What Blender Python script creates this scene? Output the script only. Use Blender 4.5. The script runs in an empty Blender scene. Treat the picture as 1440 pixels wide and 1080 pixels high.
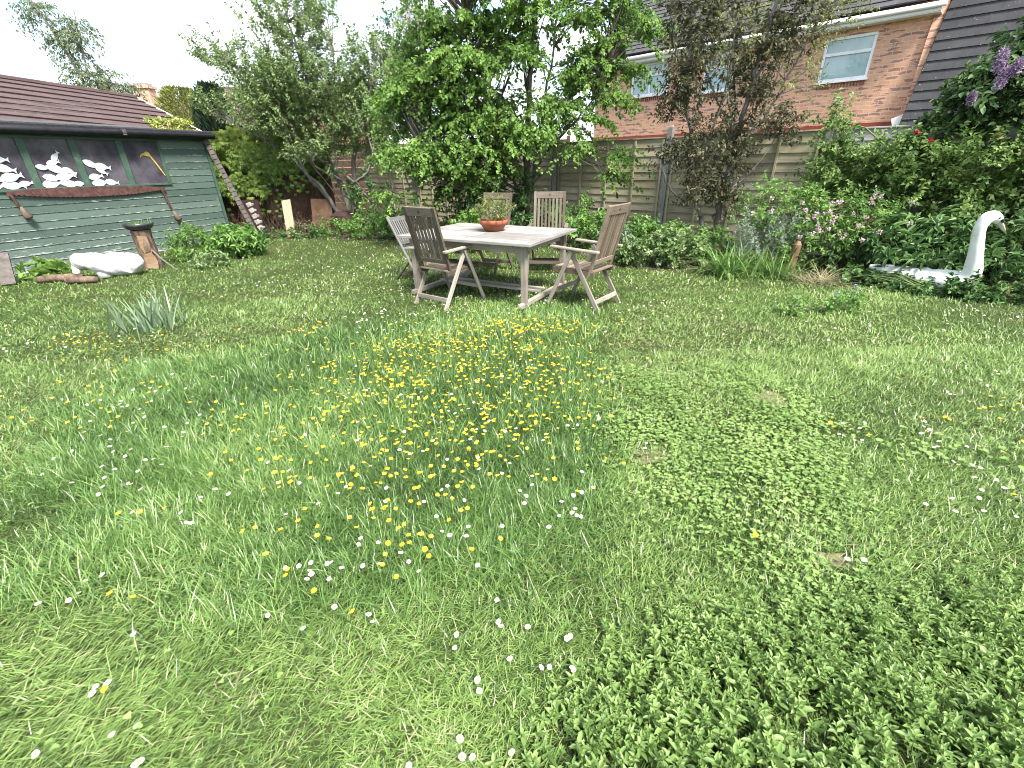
import bpy, math, random
import numpy as np
from mathutils import Vector, Matrix
random.seed(11)
rng = np.random.default_rng(11)
scene = bpy.context.scene
COL = scene.collection
R = math.radians

# ------------------------------------------------------------------ materials
def new_mat(name):
    m = bpy.data.materials.new(name); m.use_nodes = True
    nt = m.node_tree
    for n in list(nt.nodes):
        nt.nodes.remove(n)
    out = nt.nodes.new('ShaderNodeOutputMaterial')
    bs = nt.nodes.new('ShaderNodeBsdfPrincipled')
    nt.links.new(bs.outputs[0], out.inputs[0])
    return m, nt, bs, out

def node(nt, typ, **kw):
    n = nt.nodes.new(typ)
    for k, v in kw.items():
        if k in ('operation', 'blend_type', 'data_type', 'attribute_name', 'noise_dimensions', 'feature', 'interpolation', 'wave_type', 'bands_direction', 'sky_type', 'sun_disc', 'sun_elevation', 'sun_rotation', 'offset', 'offset_frequency', 'distance', 'invert', 'vector_type'):
            setattr(n, k, v)
        else:
            n.inputs[k.replace('_', ' ')].default_value = v
    return n

def ramp(nt, fac, stops, interp='LINEAR'):
    r = nt.nodes.new('ShaderNodeValToRGB')
    r.color_ramp.interpolation = interp
    e = r.color_ramp.elements
    while len(e) < len(stops):
        e.new(0.5)
    for el, (p, c) in zip(e, stops):
        el.position = p
        el.color = (c[0], c[1], c[2], 1) if hasattr(c, '__len__') else (c, c, c, 1)
    nt.links.new(fac, r.inputs[0])
    return r.outputs[0]

def coords(nt, kind='Object', scale=(1, 1, 1)):
    t = nt.nodes.new('ShaderNodeTexCoord')
    mp = nt.nodes.new('ShaderNodeMapping')
    mp.inputs['Scale'].default_value = scale
    nt.links.new(t.outputs[kind], mp.inputs[0])
    return mp.outputs[0]

def noise(nt, vec, scale, detail=4, rough=0.55, dist=0.0):
    n = nt.nodes.new('ShaderNodeTexNoise')
    n.inputs['Scale'].default_value = scale
    n.inputs['Detail'].default_value = detail
    n.inputs['Roughness'].default_value = rough
    n.inputs['Distortion'].default_value = dist
    nt.links.new(vec, n.inputs['Vector'])
    return n.outputs[0]

def mixc(nt, fac, a, b, blend='MIX'):
    n = nt.nodes.new('ShaderNodeMix'); n.data_type = 'RGBA'; n.blend_type = blend
    for sock, v in ((n.inputs[0], fac), (n.inputs[6], a), (n.inputs[7], b)):
        if hasattr(v, 'is_linked'):
            nt.links.new(v, sock)
        elif hasattr(v, '__len__'):
            sock.default_value = (v[0], v[1], v[2], 1)
        else:
            sock.default_value = v
    return n.outputs[2]

def math_n(nt, op, a, b=0.0):
    n = nt.nodes.new('ShaderNodeMath'); n.operation = op
    for sock, v in ((n.inputs[0], a), (n.inputs[1], b)):
        if hasattr(v, 'is_linked'):
            nt.links.new(v, sock)
        else:
            sock.default_value = v
    return n.outputs[0]

def attr(nt, name):
    a = nt.nodes.new('ShaderNodeAttribute'); a.attribute_name = name
    return a.outputs['Fac']

def bump(nt, bs, h, strength=0.3, dist=0.01):
    b = nt.nodes.new('ShaderNodeBump')
    b.inputs['Strength'].default_value = strength
    b.inputs['Distance'].default_value = dist
    nt.links.new(h, b.inputs['Height'])
    nt.links.new(b.outputs[0], bs.inputs['Normal'])

def leaf_mat(name, cols, transl=0.35, rough=0.5, spec=0.25):
    m, nt, bs, out = new_mat(name)
    f = attr(nt, 'rnd')
    n = len(cols)
    cols = [tuple(x * .96 + .04 * (.3 * q[0] + .6 * q[1] + .1 * q[2]) for x in q) for q in cols]
    c = ramp(nt, f, [(i / max(1, n - 1), cols[i]) for i in range(n)])
    nt.links.new(c, bs.inputs['Base Color'])
    bs.inputs['Roughness'].default_value = rough
    bs.inputs['Specular IOR Level'].default_value = spec
    tr = nt.nodes.new('ShaderNodeBsdfTranslucent')
    hs = nt.nodes.new('ShaderNodeHueSaturation')
    hs.inputs['Saturation'].default_value = 1.02
    hs.inputs['Value'].default_value = 1.3
    nt.links.new(c, hs.inputs['Color']); nt.links.new(hs.outputs[0], tr.inputs[0])
    mx = nt.nodes.new('ShaderNodeMixShader'); mx.inputs[0].default_value = transl
    nt.links.new(bs.outputs[0], mx.inputs[1]); nt.links.new(tr.outputs[0], mx.inputs[2])
    nt.links.new(mx.outputs[0], out.inputs[0])
    return m

def noise_mat(name, stops, scale=6, rough=0.8, detail=6, bstr=0.3, bdist=0.01, kind='Object', vscale=(1, 1, 1), spec=0.3, distort=0.0):
    m, nt, bs, out = new_mat(name)
    v = coords(nt, kind, vscale)
    n = noise(nt, v, scale, detail, 0.6, distort)
    nt.links.new(ramp(nt, n, stops), bs.inputs['Base Color'])
    bs.inputs['Roughness'].default_value = rough
    bs.inputs['Specular IOR Level'].default_value = spec
    if bstr:
        bump(nt, bs, n, bstr, bdist)
    return m

def wood_mat(name, dark, mid, light, algae=None, rough=0.75, grain=60, algae_amt=0.5):
    """weathered timber: grain runs along u of the board's UV (metres), each board has its own tone"""
    m, nt, bs, out = new_mat(name)
    uv = coords(nt, 'UV', (1.2, grain, 1))
    a = attr(nt, 'rnd')
    off = nt.nodes.new('ShaderNodeVectorMath'); off.operation = 'ADD'
    cmb = nt.nodes.new('ShaderNodeCombineXYZ')
    nt.links.new(math_n(nt, 'MULTIPLY', a, 37.0), cmb.inputs[0]); nt.links.new(math_n(nt, 'MULTIPLY', a, 91.0), cmb.inputs[2])
    nt.links.new(uv, off.inputs[0]); nt.links.new(cmb.outputs[0], off.inputs[1])
    g = noise(nt, off.outputs[0], 1.6, 5, 0.65, 0.4)
    obj = coords(nt, 'Object')
    b = noise(nt, obj, 5, 4)
    t = math_n(nt, 'ADD', math_n(nt, 'MULTIPLY', g, 0.75), math_n(nt, 'ADD', math_n(nt, 'MULTIPLY', a, 0.3), math_n(nt, 'MULTIPLY', b, 0.3)))
    c = ramp(nt, t, [(0.4, dark), (0.68, mid), (0.95, light)])
    if algae:
        al = noise(nt, obj, 0.7, 4, 0.6)
        c = mixc(nt, math_n(nt, 'MULTIPLY', ramp(nt, al, [(0.42, 0.0), (0.62, 1.0)]), algae_amt), c, algae, 'MIX')
    nt.links.new(c, bs.inputs['Base Color'])
    bs.inputs['Roughness'].default_value = rough
    bs.inputs['Specular IOR Level'].default_value = 0.25
    bump(nt, bs, g, 0.35, 0.004)
    return m

# ------------------------------------------------------------------ mesh helpers
class MB:
    def __init__(s):
        s.v = []; s.f = []; s.uv = []; s.rnd = []; s.mi = []
    def face(s, pts, uv=None, rnd=0.5, mi=0):
        i = len(s.v); s.v += [tuple(p) for p in pts]
        s.f.append(list(range(i, i + len(pts))))
        s.uv.append(uv or [(0, 0)] * len(pts)); s.rnd.append(rnd); s.mi.append(mi)
    def bar(s, p0, p1, w, h, up=(0, 0, 1), rnd=None, mi=0, w1=None, h1=None):
        """box from p0 to p1, w across, h along 'up'"""
        p0 = Vector(p0); p1 = Vector(p1); d = p1 - p0; L = d.length; d.normalize()
        up = Vector(up)
        if abs(d.dot(up.normalized())) > 0.98:
            up = Vector((0, 1, 0)) if abs(d.y) < 0.9 else Vector((1, 0, 0))
        x = d.cross(up).normalized(); z = x.cross(d).normalized()
        w1 = w if w1 is None else w1; h1 = h if h1 is None else h1
        rnd = random.random() if rnd is None else rnd
        i = len(s.v)
        for p, ww, hh in ((p0, w, h), (p1, w1, h1)):
            for a, b in ((-1, -1), (1, -1), (1, 1), (-1, 1)):
                s.v.append(tuple(p + x * (a * ww / 2) + z * (b * hh / 2)))
        q = [(0, 1, 5, 4, w), (1, 2, 6, 5, h), (2, 3, 7, 6, w), (3, 0, 4, 7, h)]
        o = random.random() * 3
        for a, b, c, e, ww in q:
            s.f.append([i + a, i + b, i + c, i + e]); s.uv.append([(o, 0), (o, ww), (o + L, ww), (o + L, 0)]); s.rnd.append(rnd); s.mi.append(mi)
        for f in ([3, 2, 1, 0], [4, 5, 6, 7]):
            s.f.append([i + k for k in f]); s.uv.append([(0, 0), (.02, 0), (.02, h), (0, h)]); s.rnd.append(rnd); s.mi.append(mi)
    def box(s, c, size, rot=None, rnd=None, mi=0):
        c = Vector(c); sx, sy, sz = size
        M = rot or Matrix.Identity(3)
        ax = [M @ Vector((1, 0, 0)), M @ Vector((0, 1, 0)), M @ Vector((0, 0, 1))]
        k = max(range(3), key=lambda i: size[i])
        a, b = [(1, 2), (2, 0), (0, 1)][k]
        d = ax[k] * size[k] / 2
        s.bar(c - d, c + d, size[a], size[b], ax[b], rnd, mi)
    def tube(s, pts, radii, n=8, mi=0, rnd=0.5, cap=True, squash=None):
        pts = [Vector(p) for p in pts]; K = len(pts)
        if not hasattr(radii, '__len__'):
            radii = [radii] * K
        t0 = (pts[1] - pts[0]).normalized()
        ref = Vector((0, 0, 1)) if abs(t0.z) < 0.9 else Vector((1, 0, 0))
        x = t0.cross(ref).normalized()
        base = len(s.v); L = 0
        Ls = []
        for k in range(K):
            t = (pts[min(k + 1, K - 1)] - pts[max(k - 1, 0)]).normalized()
            x = (x - t * x.dot(t)).normalized(); y = t.cross(x)
            if k: L += (pts[k] - pts[k - 1]).length
            Ls.append(L)
            for j in range(n):
                a = 2 * math.pi * j / n
                r = radii[k]
                s.v.append(tuple(pts[k] + x * (math.cos(a) * r) + y * (math.sin(a) * r * (squash[k] if squash else 1))))
        for k in range(K - 1):
            for j in range(n):
                a = base + k * n + j; b = base + k * n + (j + 1) % n
                s.f.append([a, b, b + n, a + n])
                c = 2 * math.pi * radii[k]
                s.uv.append([(Ls[k], c * j / n), (Ls[k], c * (j + 1) / n), (Ls[k + 1], c * (j + 1) / n), (Ls[k + 1], c * j / n)])
                s.rnd.append(rnd); s.mi.append(mi)
        if cap:
            for f in (list(range(base + n - 1, base - 1, -1)), list(range(base + (K - 1) * n, base + K * n))):
                s.f.append(f); s.uv.append([(0, 0)] * n); s.rnd.append(rnd); s.mi.append(mi)
    def lathe(s, prof, n=24, c=(0, 0, 0), mi=0, wob=0.0):
        base = len(s.v); K = len(prof)
        for r, z in prof:
            for j in range(n):
                a = 2 * math.pi * j / n
                rr = r * (1 + wob * math.sin(3 * a + z * 20) + wob * .6 * math.sin(7 * a + 1))
                s.v.append((c[0] + rr * math.cos(a), c[1] + rr * math.sin(a), c[2] + z))
        for k in range(K - 1):
            for j in range(n):
                a = base + k * n + j; b = base + k * n + (j + 1) % n
                s.f.append([a, b, b + n, a + n]); s.uv.append([(prof[k][1], j / n), (prof[k][1], (j + 1) / n), (prof[k + 1][1], (j + 1) / n), (prof[k + 1][1], j / n)])
                s.rnd.append(.5); s.mi.append(mi)
        for f in (list(range(base + n - 1, base - 1, -1)), list(range(base + (K - 1) * n, base + K * n))):
            s.f.append(f); s.uv.append([(0, 0)] * n); s.rnd.append(.5); s.mi.append(mi)
    def prism(s, outline, o, ex, ey, en, th, rnd=0.5, mi=0):
        """flat outline (2-D) given thickness th, at origin o with axes ex, ey and normal en"""
        o = Vector(o); ex = Vector(ex); ey = Vector(ey); en = Vector(en).normalized()
        n = len(outline); i = len(s.v)
        for k in (0.5, -0.5):
            for a, b in outline:
                s.v.append(tuple(o + ex * a + ey * b + en * (th * k)))
        s.f.append(list(range(i, i + n))); s.uv.append([tuple(p) for p in outline]); s.rnd.append(rnd); s.mi.append(mi)
        s.f.append([i + n + k for k in range(n - 1, -1, -1)]); s.uv.append([tuple(p) for p in outline][::-1]); s.rnd.append(rnd); s.mi.append(mi)
        for k in range(n):
            k2 = (k + 1) % n
            s.f.append([i + k2, i + k, i + n + k, i + n + k2]); s.uv.append([(0, 0)] * 4); s.rnd.append(rnd); s.mi.append(mi)
    def build(s, name, mat, parent=None, smooth=False, bevel=0, off=None):
        me = bpy.data.meshes.new(name)
        V = s.v if off is None else [(a - off[0], b - off[1], c - off[2]) for a, b, c in s.v]
        me.from_pydata(V, [], s.f)
        uvl = me.uv_layers.new(name='UVMap')
        uvl.data.foreach_set('uv', [x for f in s.uv for p in f for x in p])
        at = me.attributes.new('rnd', 'FLOAT', 'FACE'); at.data.foreach_set('value', s.rnd)
        mats = mat if isinstance(mat, (list, tuple)) else [mat]
        for m in mats: me.materials.append(m)
        if len(mats) > 1: me.polygons.foreach_set('material_index', s.mi)
        if smooth: me.polygons.foreach_set('use_smooth', [True] * len(s.f))
        me.update()
        o = bpy.data.objects.new(name, me); COL.objects.link(o)
        if parent: o.parent = parent
        if bevel:
            b = o.modifiers.new('edge', 'BEVEL'); b.width = bevel; b.segments = 2; b.limit_method = 'ANGLE'; b.angle_limit = R(50)
        return o

def np_mesh(name, V, faces, mats, rnd=None, parent=None, mi=None, smooth=False):
    """V (n,3); faces: list of int arrays (m,k)"""
    me = bpy.data.meshes.new(name)
    V = np.ascontiguousarray(V, dtype=np.float32)
    me.vertices.add(len(V)); me.vertices.foreach_set('co', V.ravel())
    loops = np.concatenate([f.ravel() for f in faces]).astype(np.int32)
    sizes = np.concatenate([np.full(len(f), f.shape[1], dtype=np.int32) for f in faces])
    starts = np.concatenate([[0], np.cumsum(sizes)[:-1]]).astype(np.int32)
    me.loops.add(len(loops)); me.loops.foreach_set('vertex_index', loops)
    me.polygons.add(len(sizes)); me.polygons.foreach_set('loop_start', starts)
    if smooth: me.polygons.foreach_set('use_smooth', np.ones(len(sizes), dtype=bool))
    if mi is not None: me.polygons.foreach_set('material_index', np.asarray(mi, dtype=np.int32))
    me.update(calc_edges=True)
    if rnd is not None:
        at = me.attributes.new('rnd', 'FLOAT', 'POINT'); at.data.foreach_set('value', np.clip(rnd, 0, 1).astype(np.float32))
    for m in (mats if isinstance(mats, (list, tuple)) else [mats]): me.materials.append(m)
    o = bpy.data.objects.new(name, me); COL.objects.link(o)
    if parent: o.parent = parent
    return o

def nrm(a):
    return a / np.maximum(np.linalg.norm(a, axis=-1, keepdims=True), 1e-9)

LEAF6 = (np.array([(0, 0, 0), (.32, -.5, .12), (.68, -.4, .1), (1, 0, -.12), (.68, .4, .1), (.32, .5, .12)]), [(0, 1, 2, 3), (0, 3, 4, 5)])
LEAF4 = (np.array([(0, 0, 0), (.42, -.5, .12), (1, 0, -.1), (.42, .5, .12)]), [(0, 1, 2), (0, 2, 3)])
LONG = (np.array([(0, -.18, 0), (0, .18, 0), (.35, .5, .08), (.35, -.5, .08), (.75, .38, -.02), (.75, -.38, -.02), (1, 0, -.3)]), [(0, 1, 2, 3), (3, 2, 4, 5)], [(5, 4, 6)])

def leaf_arrays(P, D, U, L, W, shape=LEAF4):
    """leaf blades: base P, direction D, up U, length L, width W (absolute) -> V, faces"""
    D = nrm(D); S = nrm(np.cross(D, U)); N = np.cross(S, D)
    T = shape[0]; k = len(T); n = len(P)
    L = np.broadcast_to(L, (n,)); W = np.broadcast_to(W, (n,))
    V = (P[:, None, :] + D[:, None, :] * (T[None, :, 0, None] * L[:, None, None])
         + S[:, None, :] * (T[None, :, 1, None] * W[:, None, None])
         + N[:, None, :] * (T[None, :, 2, None] * L[:, None, None]))
    base = (np.arange(n) * k)[:, None]
    faces = []
    for fs in shape[1:]:
        a = np.array(fs)
        faces.append((base[:, :, None] + a[None]).reshape(-1, a.shape[1]))
    return V.reshape(-1, 3), faces, k

def join_arrays(parts):
    """parts: list of (V, faces) -> V, faces merged"""
    V = np.concatenate([p[0] for p in parts]); out = {}; o = 0
    for v, fs in parts:
        for f in fs: out.setdefault(f.shape[1], []).append(f + o)
        o += len(v)
    return V, [np.concatenate(x) for x in out.values()]

def tubes_np(P, Rd, sides=4):
    """P (N,K,3) polylines, Rd (N,K) radii"""
    N, K, _ = P.shape
    T = np.empty_like(P); T[:, 1:-1] = P[:, 2:] - P[:, :-2]; T[:, 0] = P[:, 1] - P[:, 0]; T[:, -1] = P[:, -1] - P[:, -2]
    T = nrm(T)
    ref = np.tile(np.array([.31, .27, .91]), (N, 1)); ref[np.abs(T[:, 0] @ np.array([.31, .27, .91])) > .9] = (1, 0, 0)
    X = nrm(np.cross(T, ref[:, None, :])); Y = np.cross(T, X)
    a = 2 * np.pi * np.arange(sides) / sides
    V = P[:, :, None, :] + (X[:, :, None, :] * np.cos(a)[None, None, :, None] + Y[:, :, None, :] * np.sin(a)[None, None, :, None]) * Rd[:, :, None, None]
    idx = np.arange(N * K * sides).reshape(N, K, sides)
    A = idx[:, :-1, :]; B = np.roll(idx, -1, axis=2)[:, :-1, :]; C = np.roll(idx, -1, axis=2)[:, 1:, :]; Dd = idx[:, 1:, :]
    return V.reshape(-1, 3), [np.stack([A, B, C, Dd], -1).reshape(-1, 4)]

def rv(n, s=1.0):
    return nrm(rng.normal(size=(n, 3))) * s

_ph = rng.uniform(0, 6.28, (12, 1)); _kk = rng.normal(size=(12, 2))
def snoise(x, y, f=1.0, o=0):
    """smooth pseudo noise, about -1..1"""
    t = 0
    for i in range(12):
        k = _kk[(i + o) % 12] * f * (1 + .35 * i)
        t = t + np.sin(k[0] * x + k[1] * y + _ph[(i * 5 + o) % 12, 0] + o) / (1 + .25 * i)
    return t / 3.2

def in_poly(x, y, poly):
    r = np.zeros(len(x), dtype=bool); n = len(poly)
    for i in range(n):
        x1, y1 = poly[i]; x2, y2 = poly[(i + 1) % n]
        c = ((y1 > y) != (y2 > y)) & (x < (x2 - x1) * (y - y1) / (y2 - y1 + 1e-12) + x1)
        r ^= c
    return r

# ------------------------------------------------------------------ scene bookkeeping
def tag(o, label=None, cat=None, group=None, kind=None):
    if label: o['label'] = label
    if cat: o['category'] = cat
    if group: o['group'] = group
    if kind: o['kind'] = kind
    return o

def thing(name, label, cat, loc=(0, 0, 0), rotz=0.0, group=None):
    o = bpy.data.objects.new(name, None); COL.objects.link(o)
    o.location = loc; o.rotation_euler = (0, 0, rotz); o.empty_display_size = .1
    return tag(o, label, cat, group)

def copy_tree(root, label=None):
    r = root.copy(); COL.objects.link(r)
    if label: r['label'] = label
    for ch in list(root.children):
        c = ch.copy(); COL.objects.link(c); c.parent = r
        for g in list(ch.children):
            d = g.copy(); COL.objects.link(d); d.parent = c
    return r

# ------------------------------------------------------------------ plants
def smooth_line(pts, m=6, wob=0.0):
    """Catmull-Rom through pts, with a little wobble"""
    P = np.array(pts, float)
    if len(P) == 2: P = np.array([P[0], P[0] * .5 + P[1] * .5, P[1]])
    Q = np.concatenate([[2 * P[0] - P[1]], P, [2 * P[-1] - P[-2]]])
    out = []
    for i in range(1, len(Q) - 2):
        for t in np.linspace(0, 1, m, endpoint=False):
            a, b, c, d = Q[i - 1], Q[i], Q[i + 1], Q[i + 2]
            out.append(.5 * (2 * b + (c - a) * t + (2 * a - 5 * b + 4 * c - d) * t ** 2 + (3 * b - a - 3 * c + d) * t ** 3))
    out.append(P[-1]); out = np.array(out)
    if wob: out[1:-1] += rng.normal(size=(len(out) - 2, 3)) * wob
    return out

def plant(name, label, cat, base, blobs, leafm, barkm, limbs=None, sprays=200, leaves=24, L=(.05, .08), W=.55,
          shoot=(.2, .4), up=0.2, droop=0.3, twig=.005, spread=.05, shape=LEAF4, limb_r=(.03, .01), stems=5, flat=0.0,
          shell=.6, group=None, crown='crown', trunk='trunk', sub=1, leafup=1.0, limb_sides=7, out=1.0, rbias=0.0):
    base = np.array(base, float)
    blobs = np.array(blobs, float)
    root = thing(name, label, cat, tuple(base), 0, group)
    w = blobs[:, 6] / blobs[:, 6].sum()
    bi = rng.choice(len(blobs), sprays, p=w)
    d = rv(sprays); rad = shell + (1 - shell) * rng.random(sprays); rad *= rng.random(sprays) ** .18
    T = blobs[bi, :3] + d * blobs[bi, 3:6] * rad[:, None]
    T[:, 2] = np.maximum(T[:, 2], .03)
    # limbs
    if limbs is None:
        limbs = []
        for k in range(stems):
            c = blobs[rng.choice(len(blobs), p=w)]
            e = c[:3] + rv(1)[0] * c[3:6] * .45
            e[2] = max(e[2], base[2] + .08)
            b0 = base + np.append(rng.normal(size=2) * .04 * (1 + c[3]), 0)
            mid = (b0 + e) / 2 + np.array([0, 0, abs(e[2] - b0[2]) * .12])
            limbs.append(([b0, mid, e], limb_r[0], limb_r[1]))
    tb = MB(); LP = []
    for pts, r0, r1 in limbs:
        q = smooth_line(pts, 6, wob=.0 if len(pts) < 3 else min(.02, r0 * .35))
        tb.tube([tuple(p - base) for p in q], list(np.linspace(r0, r1, len(q))), limb_sides, rnd=random.random())
        LP.append(q[len(q) // 5:])
    LP = np.concatenate(LP)
    # connect sprays to nearest limb point
    dist = np.linalg.norm(T[:, None, :] - LP[None], axis=2) + np.maximum(0, LP[None, :, 2] - T[:, None, 2]) * 1.2
    dist *= rng.uniform(.75, 1.5, dist.shape)
    A = LP[np.argmin(dist, axis=1)]
    ln = np.linalg.norm(T - A, axis=1, keepdims=True)
    C1 = A + (T - A) * .4 + rv(sprays) * ln * .06 + np.array([0, 0, 1]) * ln * .08
    C2 = A + (T - A) * .75 + rv(sprays) * ln * .05 + np.array([0, 0, 1]) * ln * .06
    od = nrm((T - blobs[bi, :3]) / blobs[bi, 3:6]) * out + nrm(T - A + 1e-6) * .6
    parts = []
    tw = np.stack([A, C1, C2, T], 1)
    r = np.clip(ln * .012, twig * .7, twig * 2.5)
    parts.append(tubes_np(tw - base, np.concatenate([r * 1.5, r, r * .75, r * .5], 1), 4))
    VL = []; RN = []
    for s in range(sub):
        sd = nrm(od + rv(sprays, .9 if sub > 1 else .5) + np.array([0, 0, up]))
        sd[:, 2] *= (1 - flat); sd = nrm(sd)
        sl = rng.uniform(shoot[0], shoot[1], sprays)
        S0 = C2 * .25 + T * .75 if sub > 1 else T
        K = 4
        tt = np.linspace(0, 1, K)
        SP = S0[:, None, :] + sd[:, None, :] * (tt[None, :, None] * sl[:, None, None])
        SP[:, :, 2] -= (tt ** 2)[None, :] * (sl * droop * .5)[:, None]
        parts.append(tubes_np(SP - base, np.outer(np.full(sprays, twig * .5), np.linspace(1, .4, K)), 3))
        # leaves along the shoot
        t = rng.uniform(.02, 1.05, (sprays, leaves))
        ip = S0[:, None, :] + sd[:, None, :] * (t * sl[:, None])[..., None]
        ip[..., 2] -= t ** 2 * (sl * droop * .5)[:, None]
        n = sprays * leaves
        ip = ip.reshape(-1, 3) + rv(n) * (spread * rng.random(n) ** .7)[:, None]
        sdr = np.repeat(sd, leaves, 0)
        side = nrm(np.cross(sdr, rv(n)))
        ld = nrm(sdr * .55 + side * 1.0 + np.array([0, 0, -droop]) + rv(n, .35))
        U = nrm(np.array([0, 0, leafup]) + rv(n, .75))
        Ls = rng.uniform(L[0], L[1], n)
        V, F, k = leaf_arrays(ip - base, ld, U, Ls, Ls * W, shape)
        VL.append((V, F))
        rn = np.repeat(rng.random(sprays), leaves) * .55 + rng.random(n) * .45 + rbias
        RN.append(np.repeat(rn, k))
    V, F = join_arrays(VL)
    np_mesh(crown, V, F, leafm, np.concatenate(RN), root)
    # trunk mesh: limbs and twigs in one
    Vt, Ft = join_arrays(parts)
    lv = np.array(tb.v, dtype=float)
    q4 = np.array([f for f in tb.f if len(f) == 4]); qn = np.array([f for f in tb.f if len(f) != 4])
    V2, F2 = join_arrays([(lv, [q4] + ([qn] if len(qn) else [])), (Vt, Ft)])
    np_mesh(trunk, V2, F2, barkm, np.full(len(V2), .5) + rng.random(len(V2)) * .2, root)
    return root

def strap_clump(name, label, cat, base, n, L, W, leafm, spread=.12, lean=(5, 60), curve=60, group=None, part='leaves'):
    """a clump of arching strap leaves"""
    root = thing(name, label, cat, base, 0, group)
    yaw = rng.uniform(0, 6.283, n); l0 = R(1) * rng.uniform(lean[0], lean[1], n); ln = rng.uniform(L[0], L[1], n)
    cv = R(1) * rng.uniform(.3, 1, n) * curve
    K = 6
    b = np.stack([rng.normal(size=n) * spread, rng.normal(size=n) * spread, np.zeros(n)], 1)
    pts = [b]; ang = l0.copy()
    for k in range(1, K):
        ang = l0 + cv * (k / (K - 1)) ** 1.3
        pts.append(pts[-1] + np.stack([np.sin(ang) * np.cos(yaw), np.sin(ang) * np.sin(yaw), np.cos(ang)], 1) * (ln / (K - 1))[:, None])
    P = np.stack(pts, 1); P[:, :, 2] = np.maximum(P[:, :, 2], .01)
    S = np.stack([-np.sin(yaw), np.cos(yaw), np.zeros(n)], 1)
    wd = np.array([.7, 1, 1, .85, .55, .06]) * .5
    ww = rng.uniform(W[0], W[1], n)
    Lf = P + S[:, None, :] * (wd[None, :] * ww[:, None])[..., None]; Rt = P - S[:, None, :] * (wd[None, :] * ww[:, None])[..., None]
    V = np.stack([Lf, Rt], 2).reshape(-1, 3)
    idx = np.arange(n * K * 2).reshape(n, K, 2)
    F = np.stack([idx[:, :-1, 0], idx[:, :-1, 1], idx[:, 1:, 1], idx[:, 1:, 0]], -1).reshape(-1, 4)
    np_mesh(part, V, [F], leafm, np.repeat(rng.random(n), K * 2), root)
    return root
EXPOSURE = 2.18
GRASS = 1.0
# ------------------------------------------------------------------ camera, sky, sun
cam = bpy.data.cameras.new('camera'); co = bpy.data.objects.new('camera', cam); COL.objects.link(co)
cam.sensor_width = 36; cam.lens = 15.75; cam.clip_end = 2000; cam.clip_start = .02
co.location = (0, 0, 1.5)
fw = Vector((0, math.cos(R(26.3)), -math.sin(R(26.3)))); rt0 = Vector((1, 0, 0)); up0 = rt0.cross(fw)
ro = R(1.1)
rt = rt0 * math.cos(ro) - up0 * (-math.sin(ro)) * -1
rt = rt0 * math.cos(ro) - up0 * math.sin(ro); upv = up0 * math.cos(ro) + rt0 * math.sin(ro)
co.matrix_world = Matrix(((rt.x, upv.x, -fw.x, 0), (rt.y, upv.y, -fw.y, 0), (rt.z, upv.z, -fw.z, 1.5), (0, 0, 0, 1)))
scene.camera = co

SUN_EL, SUN_AZ = R(56), R(150)          # azimuth clockwise from +Y: behind the camera, to the right
world = bpy.data.worlds.new('World'); scene.world = world; world.use_nodes = True
nt = world.node_tree
bg = nt.nodes['Background']
sky = nt.nodes.new('ShaderNodeTexSky'); sky.sky_type = 'NISHITA'; sky.sun_disc = False
sky.sun_elevation = SUN_EL; sky.sun_rotation = SUN_AZ; sky.air_density = 1.0; sky.dust_density = .6
tc = nt.nodes.new('ShaderNodeTexCoord')
sp = nt.nodes.new('ShaderNodeSeparateXYZ'); nt.links.new(tc.outputs['Generated'], sp.inputs[0])
zz = math_n(nt, 'MAXIMUM', sp.outputs[2], 0.12)
cb = nt.nodes.new('ShaderNodeCombineXYZ')
nt.links.new(math_n(nt, 'DIVIDE', sp.outputs[0], zz), cb.inputs[0]); nt.links.new(math_n(nt, 'DIVIDE', sp.outputs[1], zz), cb.inputs[1])
cl = noise(nt, cb.outputs[0], .55, 6, .55, .3)
cf = ramp(nt, cl, [(.42, .12), (.60, .95)])
cl2 = noise(nt, cb.outputs[0], .9, 5, .6)
cc = ramp(nt, cl2, [(.3, (6.5, 7.1, 7.5)), (.6, (8.6, 8.9, 9.1))])
nt.links.new(mixc(nt, cf, sky.outputs[0], cc), bg.inputs[0])
bg.inputs[1].default_value = .066
sl = bpy.data.lights.new('sun', 'SUN'); sl.energy = 2.9; sl.angle = R(16); sl.color = (1, .95, .87)
so = bpy.data.objects.new('sun', sl); COL.objects.link(so)
sd_ = Vector((math.sin(SUN_AZ) * math.cos(SUN_EL), math.cos(SUN_AZ) * math.cos(SUN_EL), math.sin(SUN_EL)))
so.rotation_euler = (-sd_).to_track_quat('-Z', 'Y').to_euler()
so.location = (0, 0, 30)
scene.view_settings.view_transform = 'Standard'; scene.view_settings.look = 'None'
scene.view_settings.exposure = EXPOSURE; scene.view_settings.gamma = 1
scene.cycles.max_bounces = 8; scene.cycles.diffuse_bounces = 4; scene.cycles.transmission_bounces = 4; scene.cycles.transparent_max_bounces = 4
scene.cycles.use_denoising = True; scene.cycles.filter_width = 1.0

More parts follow.
